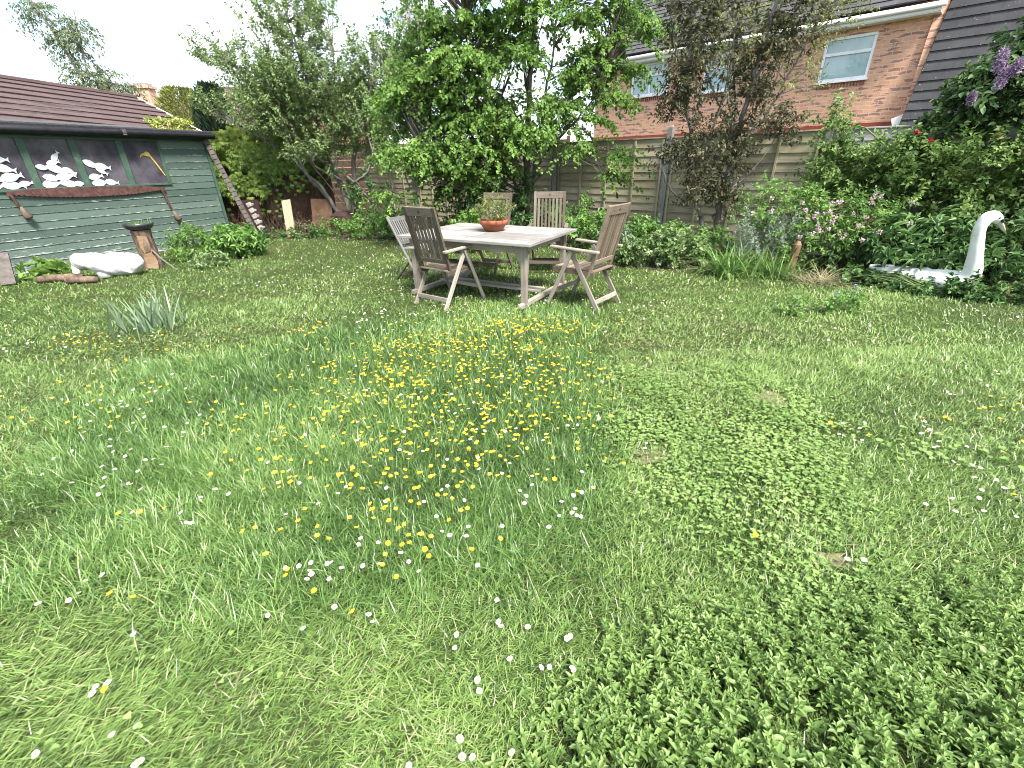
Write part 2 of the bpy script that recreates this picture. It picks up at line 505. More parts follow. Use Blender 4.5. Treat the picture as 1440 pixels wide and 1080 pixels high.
# ------------------------------------------------------------------ materials
M = {}
M['teak'] = wood_mat('weathered_teak', (0.039, 0.0296, 0.0218), (0.0975, 0.0764, 0.0585), (0.183, 0.16, 0.133))
M['teak_pale'] = wood_mat('pale_weathered_teak', (.10, .085, .068), (.23, .20, .165), (.37, .34, .295))
M['teak_table'] = wood_mat('bleached_table_wood', (.10, .092, .085), (.225, .213, .20), (.36, .35, .335), grain=40)
M['teak_brown'] = wood_mat('browner_teak', (.065, .047, .033), (.16, .122, .088), (.29, .24, .185))
M['whitewood'] = wood_mat('peeling_white_wood', (0.0837, 0.0812, 0.0781), (0.14, 0.136, 0.131), (0.184, 0.181, 0.175))
M['fence'] = wood_mat('fence_boards', (0.167, 0.143, 0.11), (0.336, 0.29, 0.219), (0.493, 0.44, 0.35), algae=(0.26, 0.26, 0.117), grain=35, algae_amt=.55)
M['fence_grey'] = wood_mat('grey_fence_boards', (0.166, 0.161, 0.15), (0.322, 0.312, 0.296), (0.458, 0.447, 0.437), grain=35)
M['fence_dark'] = wood_mat('dark_fence_boards', (0.03, 0.021, 0.018), (0.06, 0.042, 0.03), (0.096, 0.066, 0.048), grain=35)
M['pine'] = wood_mat('pale_pine', (0.223, 0.164, 0.0992), (0.298, 0.233, 0.154), (0.357, 0.298, 0.214), grain=25)
M['concrete'] = noise_mat('post_concrete', [(.3, (0.168, 0.168, 0.161)), (.55, (0.252, 0.248, 0.238)), (.75, (0.322, 0.319, 0.308))], 14, .9, 8, .4, .006)
M['black'] = noise_mat('black_plastic', [(.3, (.008, .008, .010)), (.7, (.018, .018, .022))], 9, .45, 3, .1, .002)
M['felt'] = noise_mat('roof_felt', [(.3, (0.036, 0.036, 0.039)), (.7, (0.078, 0.078, 0.084))], 30, .9, 6, .3, .004)
M['glass'] = None
m, nt, bs, out = new_mat('window_glass')
ob = coords(nt, 'Object'); g = noise(nt, ob, 2.2, 5, .6)
nt.links.new(ramp(nt, g, [(.3, (.028, .024, .034)), (.7, (.12, .11, .13))]), bs.inputs['Base Color'])
bs.inputs['Roughness'].default_value = .12; bs.inputs['Specular IOR Level'].default_value = .35
M['glass'] = m
m, nt, bs, out = new_mat('house_window_glass')
ob = coords(nt, 'Object'); g = noise(nt, ob, 1.5, 3, .5)
nt.links.new(ramp(nt, g, [(.3, (.22, .34, .37)), (.7, (.36, .48, .5))]), bs.inputs['Base Color'])
bs.inputs['Roughness'].default_value = .04; bs.inputs['Specular IOR Level'].default_value = .8
M['hglass'] = m
M['upvc'] = noise_mat('white_plastic', [(.3, (0.702, 0.702, 0.702)), (.7, (0.799, 0.799, 0.799))], 5, .35, 3, .03, .001, spec=.5)
M['cutout'] = noise_mat('white_card', [(.3, (.34, .36, .37)), (.5, (.5, .52, .53)), (.7, (.60, .62, .63))], 6, .6, 6, .1, .002)
M['yellow_orn'] = noise_mat('yellow_paint', [(.3, (0.525, 0.294, 0.042)), (.7, (0.595, 0.476, 0.126))], 20, .5, 4, .1, .002)
M['rust'] = noise_mat('rusty_steel', [(.3, (0.036, 0.0168, 0.015)), (.5, (0.078, 0.0348, 0.03)), (.75, (0.126, 0.066, 0.054))], 18, .8, 8, .35, .003)
M['rustwood'] = wood_mat('dark_handle_wood', (.05, .035, .03), (.12, .085, .07), (.2, .15, .12))
M['bark_log'] = noise_mat('log_bark', [(.3, (.045, .03, .022)), (.52, (.13, .09, .065)), (.75, (.23, .17, .12))], 7, .95, 8, .9, .03, vscale=(3, 3, .8))
M['logface'] = wood_mat('split_log_face', (0.105, 0.0546, 0.0252), (0.218, 0.143, 0.084), (0.311, 0.252, 0.189), grain=14)
M['whitestone'] = noise_mat('rough_white_paint', [(.28, (0.302, 0.302, 0.281)), (.42, (0.475, 0.475, 0.461)), (.6, (0.562, 0.562, 0.554))], 16, .85, 9, .9, .02)
M['swan'] = noise_mat('swan_white_paint', [(.22, (.24, .25, .21)), (.34, (.46, .48, .45)), (.46, (.60, .625, .61)), (.68, (.66, .68, .67))], 7, .5, 10, .4, .015, spec=.35)
M['beak'] = noise_mat('beak_white', [(.3, (0.36, 0.348, 0.312)), (.7, (0.444, 0.432, 0.396))], 9, .5, 3, .1, .003)
M['terracotta'] = noise_mat('terracotta', [(.3, (0.184, 0.053, 0.0251)), (.55, (0.257, 0.0865, 0.0418)), (.8, (0.312, 0.145, 0.0893))], 11, .8, 7, .2, .004)
M['bowl'] = noise_mat('dark_glazed_bowl', [(.3, (.012, .013, .017)), (.7, (.04, .042, .05))], 8, .3, 4, .1, .003, spec=.5)
M['soil'] = noise_mat('bed_soil', [(.3, (.020, .014, .009)), (.6, (.05, .036, .024)), (.8, (.085, .066, .045))], 9, .95, 10, .8, .03)
M['rubble'] = noise_mat('heap', [(.3, (0.035, 0.021, 0.0154)), (.6, (0.098, 0.0595, 0.042)), (.8, (0.168, 0.105, 0.07))], 18, .95, 8, .8, .03)
M['clay'] = noise_mat('rusty_sheet', [(.3, (0.06, 0.033, 0.021)), (.6, (0.12, 0.069, 0.042)), (.8, (0.168, 0.102, 0.066))], 5, .9, 6, .3, .006)
M['maroon'] = noise_mat('maroon_board', [(.3, (0.018, 0.0084, 0.0084)), (.7, (0.048, 0.0216, 0.0204))], 6, .8, 6, .2, .004)
M['plankgrey'] = noise_mat('grey_brown_tile', [(.3, (0.06, 0.051, 0.0468)), (.6, (0.114, 0.099, 0.09)), (.8, (0.162, 0.144, 0.135))], 10, .9, 8, .5, .006)
M['notch'] = noise_mat('flaking_white_wood', [(.3, (0.131, 0.117, 0.103)), (.5, (0.234, 0.22, 0.201)), (.75, (0.309, 0.295, 0.281))], 12, .85, 7, .4, .006)
M['bark'] = noise_mat('grey_bark', [(.3, (.055, .047, .04)), (.55, (.13, .115, .098)), (.75, (.22, .20, .175))], 12, .9, 8, .8, .012, vscale=(1, 1, .35))
M['bark_pale'] = noise_mat('pale_bark', [(.3, (0.07, 0.063, 0.056)), (.55, (0.154, 0.143, 0.13)), (.75, (0.231, 0.217, 0.199))], 12, .9, 8, .7, .01, vscale=(0.7, 0.7, 0.21))
M['bark_brown'] = noise_mat('brown_stems', [(.3, (.045, .030, .022)), (.6, (.10, .068, .048)), (.8, (.16, .115, .085))], 14, .9, 6, .5, .006)
M['greenstem'] = noise_mat('green_stems', [(.3, (.06, .10, .03)), (.7, (.12, .17, .05))], 14, .6, 3, .1, .002)
# leaves (reflectance of real foliage)
M['lf_katsura'] = leaf_mat('broad_leaf_bright', [(0.0621, 0.131, 0.0273), (0.111, 0.212, 0.0422), (0.18, 0.305, 0.0621), (0.267, 0.391, 0.0994)], .42, .5)
M['lf_apple'] = leaf_mat('grey_green_leaf', [(0.0708, 0.118, 0.0401), (0.13, 0.195, 0.0649), (0.206, 0.289, 0.106), (0.307, 0.384, 0.165)], .34)
M['lf_creeper'] = leaf_mat('creeper_leaf', [(0.0444, 0.095, 0.0177), (0.101, 0.177, 0.0304), (0.19, 0.284, 0.048), (0.316, 0.392, 0.0759), (0.48, 0.48, 0.114)], .34)
M['lf_purple'] = leaf_mat('bronze_leaf', [(.034, .034, .022), (.058, .06, .032), (.085, .105, .045), (.105, .068, .05), (.15, .18, .075)], .28, .45, .2)
M['lf_olive'] = leaf_mat('olive_young_leaf', [(0.108, 0.144, 0.042), (0.18, 0.216, 0.066), (0.264, 0.3, 0.096)], .4)
M['lf_dark'] = leaf_mat('dark_glossy_leaf', [(0.0362, 0.0822, 0.0263), (0.0575, 0.123, 0.0362), (0.0904, 0.174, 0.0493), (0.132, 0.23, 0.074)], .25, .38)
M['lf_mid'] = leaf_mat('mid_leaf', [(0.0683, 0.145, 0.0342), (0.111, 0.221, 0.0513), (0.171, 0.307, 0.0683), (0.255, 0.402, 0.103)], .35)
M['lf_rose'] = leaf_mat('rose_leaf', [(0.0455, 0.091, 0.0234), (0.091, 0.163, 0.039), (0.163, 0.254, 0.065), (0.286, 0.37, 0.117)], .34)
M['lf_lilac'] = leaf_mat('lilac_leaf', [(0.0379, 0.0835, 0.0274), (0.0683, 0.13, 0.0425), (0.106, 0.175, 0.0607)], .28)
M['lf_conifer'] = leaf_mat('dark_conifer', [(.012, .025, .012), (.022, .042, .02), (.035, .06, .028)], .15, .6)
M['lf_gold'] = leaf_mat('golden_conifer', [(0.13, 0.156, 0.039), (0.221, 0.247, 0.065), (0.338, 0.351, 0.104)], .25, .6)
M['lf_silver'] = leaf_mat('silver_leaf', [(0.182, 0.238, 0.168), (0.28, 0.35, 0.266), (0.406, 0.476, 0.392)], .2, .7)
M['lf_strap'] = leaf_mat('strap_leaf', [(0.07, 0.147, 0.035), (0.126, 0.231, 0.056), (0.21, 0.336, 0.098)], .3, .38)
M['lf_iris'] = leaf_mat('iris_leaf', [(.11, .17, .10), (.18, .26, .15), (.30, .38, .25)], .26, .35)
M['lf_varieg'] = leaf_mat('variegated_leaf', [(0.0576, 0.115, 0.0288), (0.115, 0.192, 0.0576), (0.211, 0.288, 0.115), (0.48, 0.509, 0.384)], .3, .45)
M['lf_birch'] = leaf_mat('birch_leaf', [(0.11, 0.143, 0.077), (0.165, 0.209, 0.11), (0.231, 0.281, 0.16)], .4)
M['lf_mint'] = leaf_mat('herb_leaf', [(.075, .14, .034), (.14, .235, .058), (.215, .33, .092), (.30, .41, .14)], .32, .42, .35)
M['lf_clover'] = leaf_mat('clover_leaf', [(0.0918, 0.167, 0.041), (0.151, 0.248, 0.0626), (0.227, 0.34, 0.0918), (0.313, 0.416, 0.146)], .32, .5)
M['grass'] = leaf_mat('grass_blade', [(.045, .088, .018), (.105, .185, .040), (.195, .315, .072), (.30, .42, .125), (.46, .48, .25)], .32, .32, .5)
M['grass_meadow'] = leaf_mat('meadow_blade', [(.042, .092, .022), (.092, .182, .042), (.165, .295, .072), (.265, .385, .115), (.40, .44, .21)], .32, .32, .5)
M['straw'] = leaf_mat('dry_straw', [(0.208, 0.18, 0.0972), (0.291, 0.257, 0.152), (0.36, 0.333, 0.215)], .25, .6)
M['pink'] = leaf_mat('pink_blossom', [(0.413, 0.165, 0.24), (0.525, 0.315, 0.375), (0.6, 0.495, 0.525), (0.637, 0.585, 0.585)], .3, .6)
M['lilacfl'] = leaf_mat('lilac_blossom', [(.15, .09, .18), (.26, .18, .29), (.40, .32, .42)], .25, .6)
M['red'] = leaf_mat('red_rose', [(0.294, 0.0084, 0.014), (0.406, 0.021, 0.0245), (0.462, 0.042, 0.042)], .2, .5)
M['cream'] = leaf_mat('cream_blossom', [(0.33, 0.312, 0.252), (0.432, 0.42, 0.36)], .3, .6)
M['yellow'] = leaf_mat('buttercup_yellow', [(.52, .345, .006), (.60, .42, .008), (.66, .49, .02)], .2, .35, .3)
M['daisy'] = leaf_mat('daisy_white', [(.76, .75, .74), (.84, .83, .83), (.86, .80, .82)], .25, .6)
M['disc'] = leaf_mat('daisy_disc', [(.72, .46, .02), (.80, .56, .03)], .1, .7)
M['stemg'] = leaf_mat('flower_stalk', [(.08, .15, .04), (.12, .2, .05)], .2, .5)
M['blue'] = leaf_mat('blue_flower', [(.13, .13, .30), (.22, .22, .42)], .25, .6)

def shingle(name, c1, c2, c3, w, h, speck, joint=.35):
    m, nt, bs, out = new_mat(name)
    uv = coords(nt, 'UV')
    br = nt.nodes.new('ShaderNodeTexBrick'); br.offset = .5
    nt.links.new(uv, br.inputs['Vector'])
    for k, v in (('Color1', c1), ('Color2', c2), ('Mortar', tuple(x * joint for x in c1))): br.inputs[k].default_value = (*v, 1)
    br.inputs['Scale'].default_value = 1; br.inputs['Brick Width'].default_value = w; br.inputs['Row Height'].default_value = h
    br.inputs['Mortar Size'].default_value = .004; br.inputs['Bias'].default_value = 0
    ob = coords(nt, 'Object'); n1 = noise(nt, ob, 2.2, 6, .65); n2 = noise(nt, ob, 16, 5, .65)
    c = mixc(nt, math_n(nt, 'MULTIPLY', ramp(nt, n1, [(.35, 0.), (.7, 1.)]), .7), br.outputs[0], c3)
    c = mixc(nt, ramp(nt, n2, [(.655, 0.), (.73, speck)]), c, (.55, .55, .50))
    nt.links.new(c, bs.inputs['Base Color']); bs.inputs['Roughness'].default_value = .85
    bump(nt, bs, n2, .3, .006)
    return m
M['tile_dark'] = shingle('dark_roof_tile', (0.0281, 0.0281, 0.0332), (0.0434, 0.0423, 0.0469), (0.0612, 0.0602, 0.0638), .30, .5, .75)
M['tile_red'] = shingle('brown_red_roof_tile', (0.0489, 0.027, 0.026), (0.0694, 0.0396, 0.0372), (0.0887, 0.0558, 0.0535), .33, .5, .5)
M['tile_orange'] = shingle('orange_roof_tile', (0.12, 0.04, 0.028), (0.152, 0.056, 0.036), (0.128, 0.06, 0.044), .25, .4, .3)

m, nt, bs, out = new_mat('house_brick')
uv = coords(nt, 'UV'); br = nt.nodes.new('ShaderNodeTexBrick'); br.offset = .5
nt.links.new(uv, br.inputs['Vector'])
for k, v in (('Color1', (.60, .315, .185)), ('Color2', (.50, .22, .135)), ('Mortar', (.54, .46, .39))): br.inputs[k].default_value = (*v, 1)
br.inputs['Scale'].default_value = 1; br.inputs['Brick Width'].default_value = .28; br.inputs['Row Height'].default_value = .092
br.inputs['Mortar Size'].default_value = .007; br.inputs['Bias'].default_value = -.25
n1 = noise(nt, coords(nt, 'UV', (3.57, 10.87, 1)), 1.0, 1, .5); ob = coords(nt, 'Object'); n2 = noise(nt, ob, 1.1, 4)
mort = br.outputs['Fac']
c = mixc(nt, math_n(nt, 'MULTIPLY', ramp(nt, n1, [(.55, 0.), (.60, .85)], 'LINEAR'), math_n(nt, 'SUBTRACT', 1.0, mort)), br.outputs[0], (.17, .075, .07))
c = mixc(nt, math_n(nt, 'MULTIPLY', n2, .3), c, (.58, .38, .29))
nt.links.new(c, bs.inputs['Base Color']); bs.inputs['Roughness'].default_value = .9
bump(nt, bs, math_n(nt, 'SUBTRACT', 1.0, mort), .4, .008)
M['brick'] = m
M['redbrick'] = noise_mat('red_soldier_brick', [(.3, (0.187, 0.0413, 0.0275)), (.7, (0.264, 0.0715, 0.0468))], 12, .85, 5, .2, .004)

m, nt, bs, out = new_mat('green_shed_paint')
uv = coords(nt, 'UV', (1, 1, 1)); ob = coords(nt, 'Object')
a = attr(nt, 'rnd')
s1 = noise(nt, coords(nt, 'UV', (5, 60, 1)), 1., 5, .6)
base = ramp(nt, math_n(nt, 'ADD', math_n(nt, 'MULTIPLY', a, .5), math_n(nt, 'MULTIPLY', s1, .5)), [(.2, (.04, .066, .054)), (.55, (.066, .10, .083)), (.9, (.105, .145, .122))])
fl = noise(nt, coords(nt, 'UV', (9, 70, 1)), 1., 7, .72, .4); big = noise(nt, coords(nt, 'Object', (1, 1, 1)), 1.3, 4, .6)
spz = nt.nodes.new('ShaderNodeSeparateXYZ'); nt.links.new(uv, spz.inputs[0])
edge = ramp(nt, spz.outputs[1], [(.0, .17), (.02, .05), (.07, 0.)])
spo = nt.nodes.new('ShaderNodeSeparateXYZ'); nt.links.new(ob, spo.inputs[0])
low = ramp(nt, spo.outputs[2], [(.0, .11), (.5, .03), (1., 0.)])
mask = ramp(nt, math_n(nt, 'ADD', math_n(nt, 'ADD', fl, edge), math_n(nt, 'ADD', low, math_n(nt, 'MULTIPLY', big, .22))), [(.77, 0.), (.83, .85)])
c = mixc(nt, mask, base, (.42, .43, .41))
nt.links.new(c, bs.inputs['Base Color']); bs.inputs['Roughness'].default_value = .6
bump(nt, bs, s1, .2, .003)
M['shed'] = m
M['shed_trim'] = noise_mat('green_trim_paint', [(.3, (0.0379, 0.0723, 0.0517)), (.6, (0.0551, 0.1, 0.0723)), (.78, (0.138, 0.179, 0.151))], 9, .6, 8, .15, .002)

m, nt, bs, out = new_mat('lawn_ground')
ob = coords(nt, 'Object'); n1 = noise(nt, ob, 22, 8, .7); n2 = noise(nt, ob, 1.1, 5, .6)
c = ramp(nt, n1, [(.3, (.018, .026, .008)), (.55, (.042, .058, .018)), (.75, (.085, .095, .036))])
c = mixc(nt, ramp(nt, n2, [(.45, 0.), (.7, .5)]), c, (.07, .062, .03))
nt.links.new(c, bs.inputs['Base Color']); bs.inputs['Roughness'].default_value = .95; bs.inputs['Specular IOR Level'].default_value = .1
bump(nt, bs, n1, .8, .03)
M['lawn'] = m
M['bare'] = noise_mat('bare_earth', [(.3, (0.085, 0.068, 0.0425)), (.5, (0.162, 0.132, 0.085)), (.62, (0.111, 0.128, 0.051)), (.75, (0.238, 0.204, 0.136))], 30, .95, 9, .6, .015)

# ------------------------------------------------------------------ ground
g = MB(); g.face([(-150, -60, 0), (150, -60, 0), (150, 240, 0), (-150, 240, 0)])
tag(g.build('lawn', M['lawn']), kind='structure')
def blob_sheet(name, mat, outline, z):
    b = MB(); b.face([(x, y, z) for x, y in outline]); return tag(b.build(name, mat), kind='structure')
def ring(cx, cy, rx, ry, n=18, wob=.25, seed=0):
    return [(cx + rx * (1 + wob * math.sin(3 * a + seed) * .6 + wob * .9 * math.sin(5 * a + 2 * seed) + wob * .7 * math.sin(9 * a + seed)) * math.cos(a), cy + ry * (1 + wob * math.sin(2 * a + seed)) * math.sin(a)) for a in [2 * math.pi * k / n for k in range(n)]]
BARE = [(1.79, 2.72, .12, .14), (.77, 2.08, .12, .10), (1.31, 1.33, .085, .06), (3.31, 4.85, .28, .13)]
for k, (x, y, rx, ry) in enumerate(BARE):
    blob_sheet('bare_patch', M['bare'], ring(x, y, rx * .85, ry * .85, 48, .32, k), .004)
DF = Vector((.7604, -.6494, 0)); NF = Vector((-.6494, -.7604, 0)); PF = Vector((1.13, 11.25, 0))
def fpt(s, off=0., z=0.): return PF + DF * s + NF * off + Vector((0, 0, z))
blob_sheet('flower_bed', M['soil'], [(1.0, 8.6), (1.9, 7.0), (2.8, 6.55), (3.9, 6.2), (4.9, 5.75), (5.6, 4.75), (7.2, 4.2), (9.5, 4.2), tuple(fpt(9.5))[:2], tuple(fpt(-.2))[:2]], .005)
blob_sheet('creeper_bed', M['soil'], [(-9, 11.0), (-6.5, 10.9), (-5, 11.0), (-3.9, 10.5), (-2.2, 10.2), (-.6, 9.9), (.9, 9.4), tuple(fpt(-.3))[:2], tuple(fpt(-7.4))[:2], (-4.8, 16), (-9, 13)], .005)

# ------------------------------------------------------------------ fence
fence = thing('fence', 'weathered overlap board garden fence with concrete posts behind the table', 'fence', (0, 0, 0))
POSTS = [-7.46, -4.98, -2.52, -.06, 2.55, 5.11, 7.62, 10.13]
for k, s in enumerate(POSTS):
    p = MB(); b = fpt(s)
    p.bar(b, b + Vector((0, 0, 2.03)), .10, .11, tuple(DF), .5, w1=.10, h1=.10)
    p.bar(b + Vector((0, 0, 2.03)), b + Vector((0, 0, 2.075)), .10, .10, tuple(DF), .5, w1=.05, h1=.05)
    p.build('fence_post', M['concrete'], fence, bevel=.008)
for k in range(len(POSTS) - 1):
    a, e = POSTS[k] + .055, POSTS[k + 1] - .055
    grey = POSTS[k] > 5
    pm = M['fence_grey'] if grey else M['fence']
    p = MB(); nb = 13; hh = 1.84 / nb
    for i in range(nb):
        z0 = .02 + i * hh; wv = .006 * math.sin(i * 1.7 + k)
        c0 = fpt(a, 0, z0 + hh / 2 + wv); c1 = fpt(e, 0, z0 + hh / 2 - wv + random.uniform(-.006, .006))
        n = (NF * math.cos(R(7)) + Vector((0, 0, 1)) * math.sin(R(7)))
        upx = (Vector((0, 0, 1)) * math.cos(R(7)) - NF * math.sin(R(7)) * 1.0)
        p.bar(c0, c1, .011, hh + .028, tuple(upx))
    pan = p.build('fence_panel', pm, fence)
    for t in (0.02, .25, .5, .75, .98):
        q = MB(); s = a + (e - a) * t
        q.bar(fpt(s, .028, .03), fpt(s + random.uniform(-.01, .01), .028, 1.84), .038, .022, tuple(NF)); q.build('batten', pm, pan, bevel=.003)
    q = MB(); q.bar(fpt(a, .005, 1.872), fpt(e, .005, 1.872), .055, .022); q.build('capping_rail', pm, pan, bevel=.003)

# far dark fence and red-roofed outbuilding seen over the left end of the fence
df2 = thing('dark_fence', 'dark brown board fence glimpsed over the far end of the garden fence', 'fence', (-4.5, 18.6, 0))
p = MB()
for i in range(9):
    p.bar((-3, 0, .12 + i * .24), (6.5, -2.0, .12 + i * .24), .02, .225, (0, 0, 1))
p.build('fence_panel', M['fence_dark'], df2)
for t in (0, .33, .66, 1):
    q = MB(); q.bar((-3 + 9.5 * t, .05 - 2 * t, 0), (-3 + 9.5 * t, .05 - 2 * t, 2.25), .1, .1); q.build('fence_post', M['fence_dark'], df2)

# ------------------------------------------------------------------ tiled slope helper
def tiled(mb, A, B, C, D, course, uvw=1.0, th=.022):
    """stepped tile courses: A,B lower edge (left,right), C,D upper edge (right,left)"""
    A, B, C, D = map(Vector, (A, B, C, D)); n = max(1, round(((D - A).length + (C - B).length) / 2 / course))
    N = (B - A).cross(D - A).normalized()
    if N.z < 0: N = -N
    W = (B - A).length
    for i in range(n):
        t0, t1 = i / n, (i + 1.25) / n
        t1 = min(t1, 1.0)
        l0 = A.lerp(D, t0); r0 = B.lerp(C, t0); l1 = A.lerp(D, t1); r1 = B.lerp(C, t1)
        o = .15 * (i % 2)
        h0 = N * th; h1 = N * .004
        mb.face([l0 + h0, r0 + h0, r1 + h1, l1 + h1], [(o, .1), (o + W, .1), (o + W, .4), (o, .4)], random.random())
        mb.face([l0 - N * .004, r0 - N * .004, r0 + h0, l0 + h0], [(o, .1), (o + W, .1), (o + W, .12), (o, .12)], .5)
        mb.face([r0 + h0, r0 - N * .004, r1 - N * .004, r1 + h1], None, .5); mb.face([l0 - N * .004, l0 + h0, l1 + h1, l1 - N * .004], None, .5)
    mb.face([A - N * .03, B - N * .03, C - N * .03, D - N * .03])

# ------------------------------------------------------------------ brick house
DH = Vector((.72, -.694, 0)); NH = Vector((-.694, -.72, 0)); PH = Vector((10, 14.6, 0))
def hpt(s, off=0., z=0.): return PH + DH * s + NH * off + Vector((0, 0, z))
house = thing('brick_house', 'orange brick house with dark tiled roof and white gutter beyond the fence', 'house', tuple(hpt(-4)))
HB = hpt(-4)
WINS = [(-1.33, -.13, 3.42, 4.46), (-4.75, -3.75, 3.5, 4.55), (-7.45, -5.98, 3.6, 4.6)]
def quad_uv(mb, s0, s1, z0, z1, off=0.):
    if s1 - s0 < 1e-4 or z1 - z0 < 1e-4: return
    mb.face([hpt(s0, off, z0) - HB, hpt(s1, off, z0) - HB, hpt(s1, off, z1) - HB, hpt(s0, off, z1) - HB], [(s0 + 20, z0), (s1 + 20, z0), (s1 + 20, z1), (s0 + 20, z1)])
w = MB()
xs = sorted({-9.0, .93} | {v for q in WINS for v in q[:2]})
for x0, x1 in zip(xs, xs[1:]):
    hole = [q for q in WINS if q[0] <= x0 + 1e-6 and q[1] >= x1 - 1e-6]
    if hole:
        q = hole[0]; quad_uv(w, x0, x1, 0, q[2]); quad_uv(w, x0, x1, q[3], 5.0)
        for zz_, nn in ((q[2], 1), (q[3], -1)):
            w.face([hpt(x0, 0, zz_) - HB, hpt(x1, 0, zz_) - HB, hpt(x1, -.12, zz_) - HB, hpt(x0, -.12, zz_) - HB], [(x0 + 20, 0), (x1 + 20, 0), (x1 + 20, .1), (x0 + 20, .1)])
        for xx in (x0, x1):
            w.face([hpt(xx, 0, q[2]) - HB, hpt(xx, 0, q[3]) - HB, hpt(xx, -.12, q[3]) - HB, hpt(xx, -.12, q[2]) - HB], [(0, q[2]), (0, q[3]), (.1, q[3]), (.1, q[2])])
    else:
        quad_uv(w, x0, x1, 0, 5.0)
# flank and back walls
for a_, b_ in (((-9, 0), (-9, -7)), ((-9, -7), (6, -7))):
    w.face([hpt(a_[0], a_[1], 0) - HB, hpt(b_[0], b_[1], 0) - HB, hpt(b_[0], b_[1], 5) - HB, hpt(a_[0], a_[1], 5) - HB], [(0, 0), (7, 0), (7, 5), (0, 5)])
w.face([hpt(-9, 0, 5) - HB, hpt(-9, -7, 5) - HB, hpt(-9, -3.5, 7.6) - HB], [(0, 5), (7, 5), (3.5, 7.6)])
w.face([hpt(.94, 0, 0) - HB, hpt(.94, .48, 0) - HB, hpt(.94, .48, 1.86) - HB, hpt(1.17, -.03, 5.02) - HB, hpt(.94, 0, 5.0) - HB], [(0, 0), (.5, 0), (.5, 1.86), (.02, 5), (0, 5)])
w.build('wall', M['brick'], house)
b = MB()
b.bar(hpt(-8.98, .012, 2.25) - HB, hpt(.9, .012, 2.25) - HB, .03, .16, (0, 0, 1)); b.build('brick_band', M['redbrick'], house)
for s0, s1, z0, z1 in WINS:
    fr = MB()
    for (a0, a1, w_, h_, u_) in (((s0, z0 + .035), (s1, z0 + .035), .07, .07, (0, 0, 1)), ((s0, z1 - .035), (s1, z1 - .035), .07, .07, (0, 0, 1))):
        fr.bar(hpt(a0[0], -.05, a0[1]) - HB, hpt(a1[0], -.05, a1[1]) - HB, w_, h_, u_, .5)
    for s_ in (s0 + .035, s1 - .035):
        fr.bar(hpt(s_, -.05, z0 + .071) - HB, hpt(s_, -.05, z1 - .071) - HB, .07, .07, tuple(DH), .5)
    zt = z0 + (z1 - z0) * .62
    fr.bar(hpt(s0 + .071, -.045, zt) - HB, hpt(s1 - .071, -.045, zt) - HB, .07, .075, (0, 0, 1), .5)
    if s1 - s0 > 1.3: fr.bar(hpt((s0 + s1) / 2, -.05, z0 + .071) - HB, hpt((s0 + s1) / 2, -.05, zt - .04) - HB, .07, .07, tuple(DH), .5)
    win = fr.build('window', M['upvc'], house, bevel=.006)
    for za, zb in ((z0 + .072, zt - .039), (zt + .039, z1 - .072)):
        pn = MB(); pn.bar(hpt(s0 + .072, -.06, (za + zb) / 2) - HB, hpt(s1 - .072, -.06, (za + zb) / 2) - HB, .012, zb - za, (0, 0, 1)); pn.build('pane', M['hglass'], win)
    sl_ = MB(); sl_.bar(hpt(s0 - .03, .02, z0 - .025) - HB, hpt(s1 + .03, .02, z0 - .025) - HB, .12, .046); sl_.build('sill', M['upvc'], win, bevel=.006)
    so_ = MB()
    n = int((s1 - s0) / .075)
    for i in range(n):
        x = s0 + (i + .5) * (s1 - s0) / n
        so_.bar(hpt(x, .004, z0 - .16) - HB, hpt(x, .004, z0 - .052) - HB, .066, .02, tuple(DH))
    so_.build('soldier_course', M['redbrick'], house)
rf = MB()
tiled(rf, hpt(-9.3, .42, 4.86) - HB, hpt(1.15, .42, 4.86) - HB, hpt(1.15, -3.5, 7.85) - HB, hpt(-9.3, -3.5, 7.85) - HB, .26, th=.036)
tiled(rf, hpt(6.2, -7.4, 4.86) - HB, hpt(-9.3, -7.4, 4.86) - HB, hpt(-9.3, -3.5, 7.85) - HB, hpt(6.2, -3.5, 7.85) - HB, .4)
rf.build('roof', M['tile_dark'], house)
r2 = MB()
# long catslide slope beside the brick wall: comes down past the eaves, nearer to us
k_ = 2.1
tiled(r2, hpt(.96, .5, 1.9) - HB, hpt(6.2, .5, 1.9) - HB, hpt(6.2, -.06, 5.1) - HB, hpt(1.2, -.06, 5.1) - HB, .21, th=.036)
tiled(r2, hpt(1.16, -.06, 5.1) - HB, hpt(6.2, -.06, 5.1) - HB, hpt(6.2, -3.5, 7.85) - HB, hpt(1.16, -3.5, 7.85) - HB, .21)
r2.build('side_roof', M['tile_dark'], house)
g_ = MB()
g_.bar(hpt(-9.3, .34, 4.70) - HB, hpt(1.08, .34, 4.70) - HB, .03, .16, (0, 0, 1)); g_.bar(hpt(-9.3, .17, 4.61) - HB, hpt(1.08, .17, 4.61) - HB, .32, .02); g_.build('fascia', M['upvc'], house)
g_ = MB(); g_.tube([hpt(-9.3, .42, 4.74) - HB, hpt(1.15, .42, 4.74) - HB], .06, 10); g_.build('gutter', M['upvc'], house, smooth=True)
fl_ = MB(); fl_.bar(hpt(.97, .34, 2.16) - HB, hpt(.86, .34, 2.42) - HB, .25, .012, tuple(NH)); fl_.build('lead_flashing', M['upvc'], house)

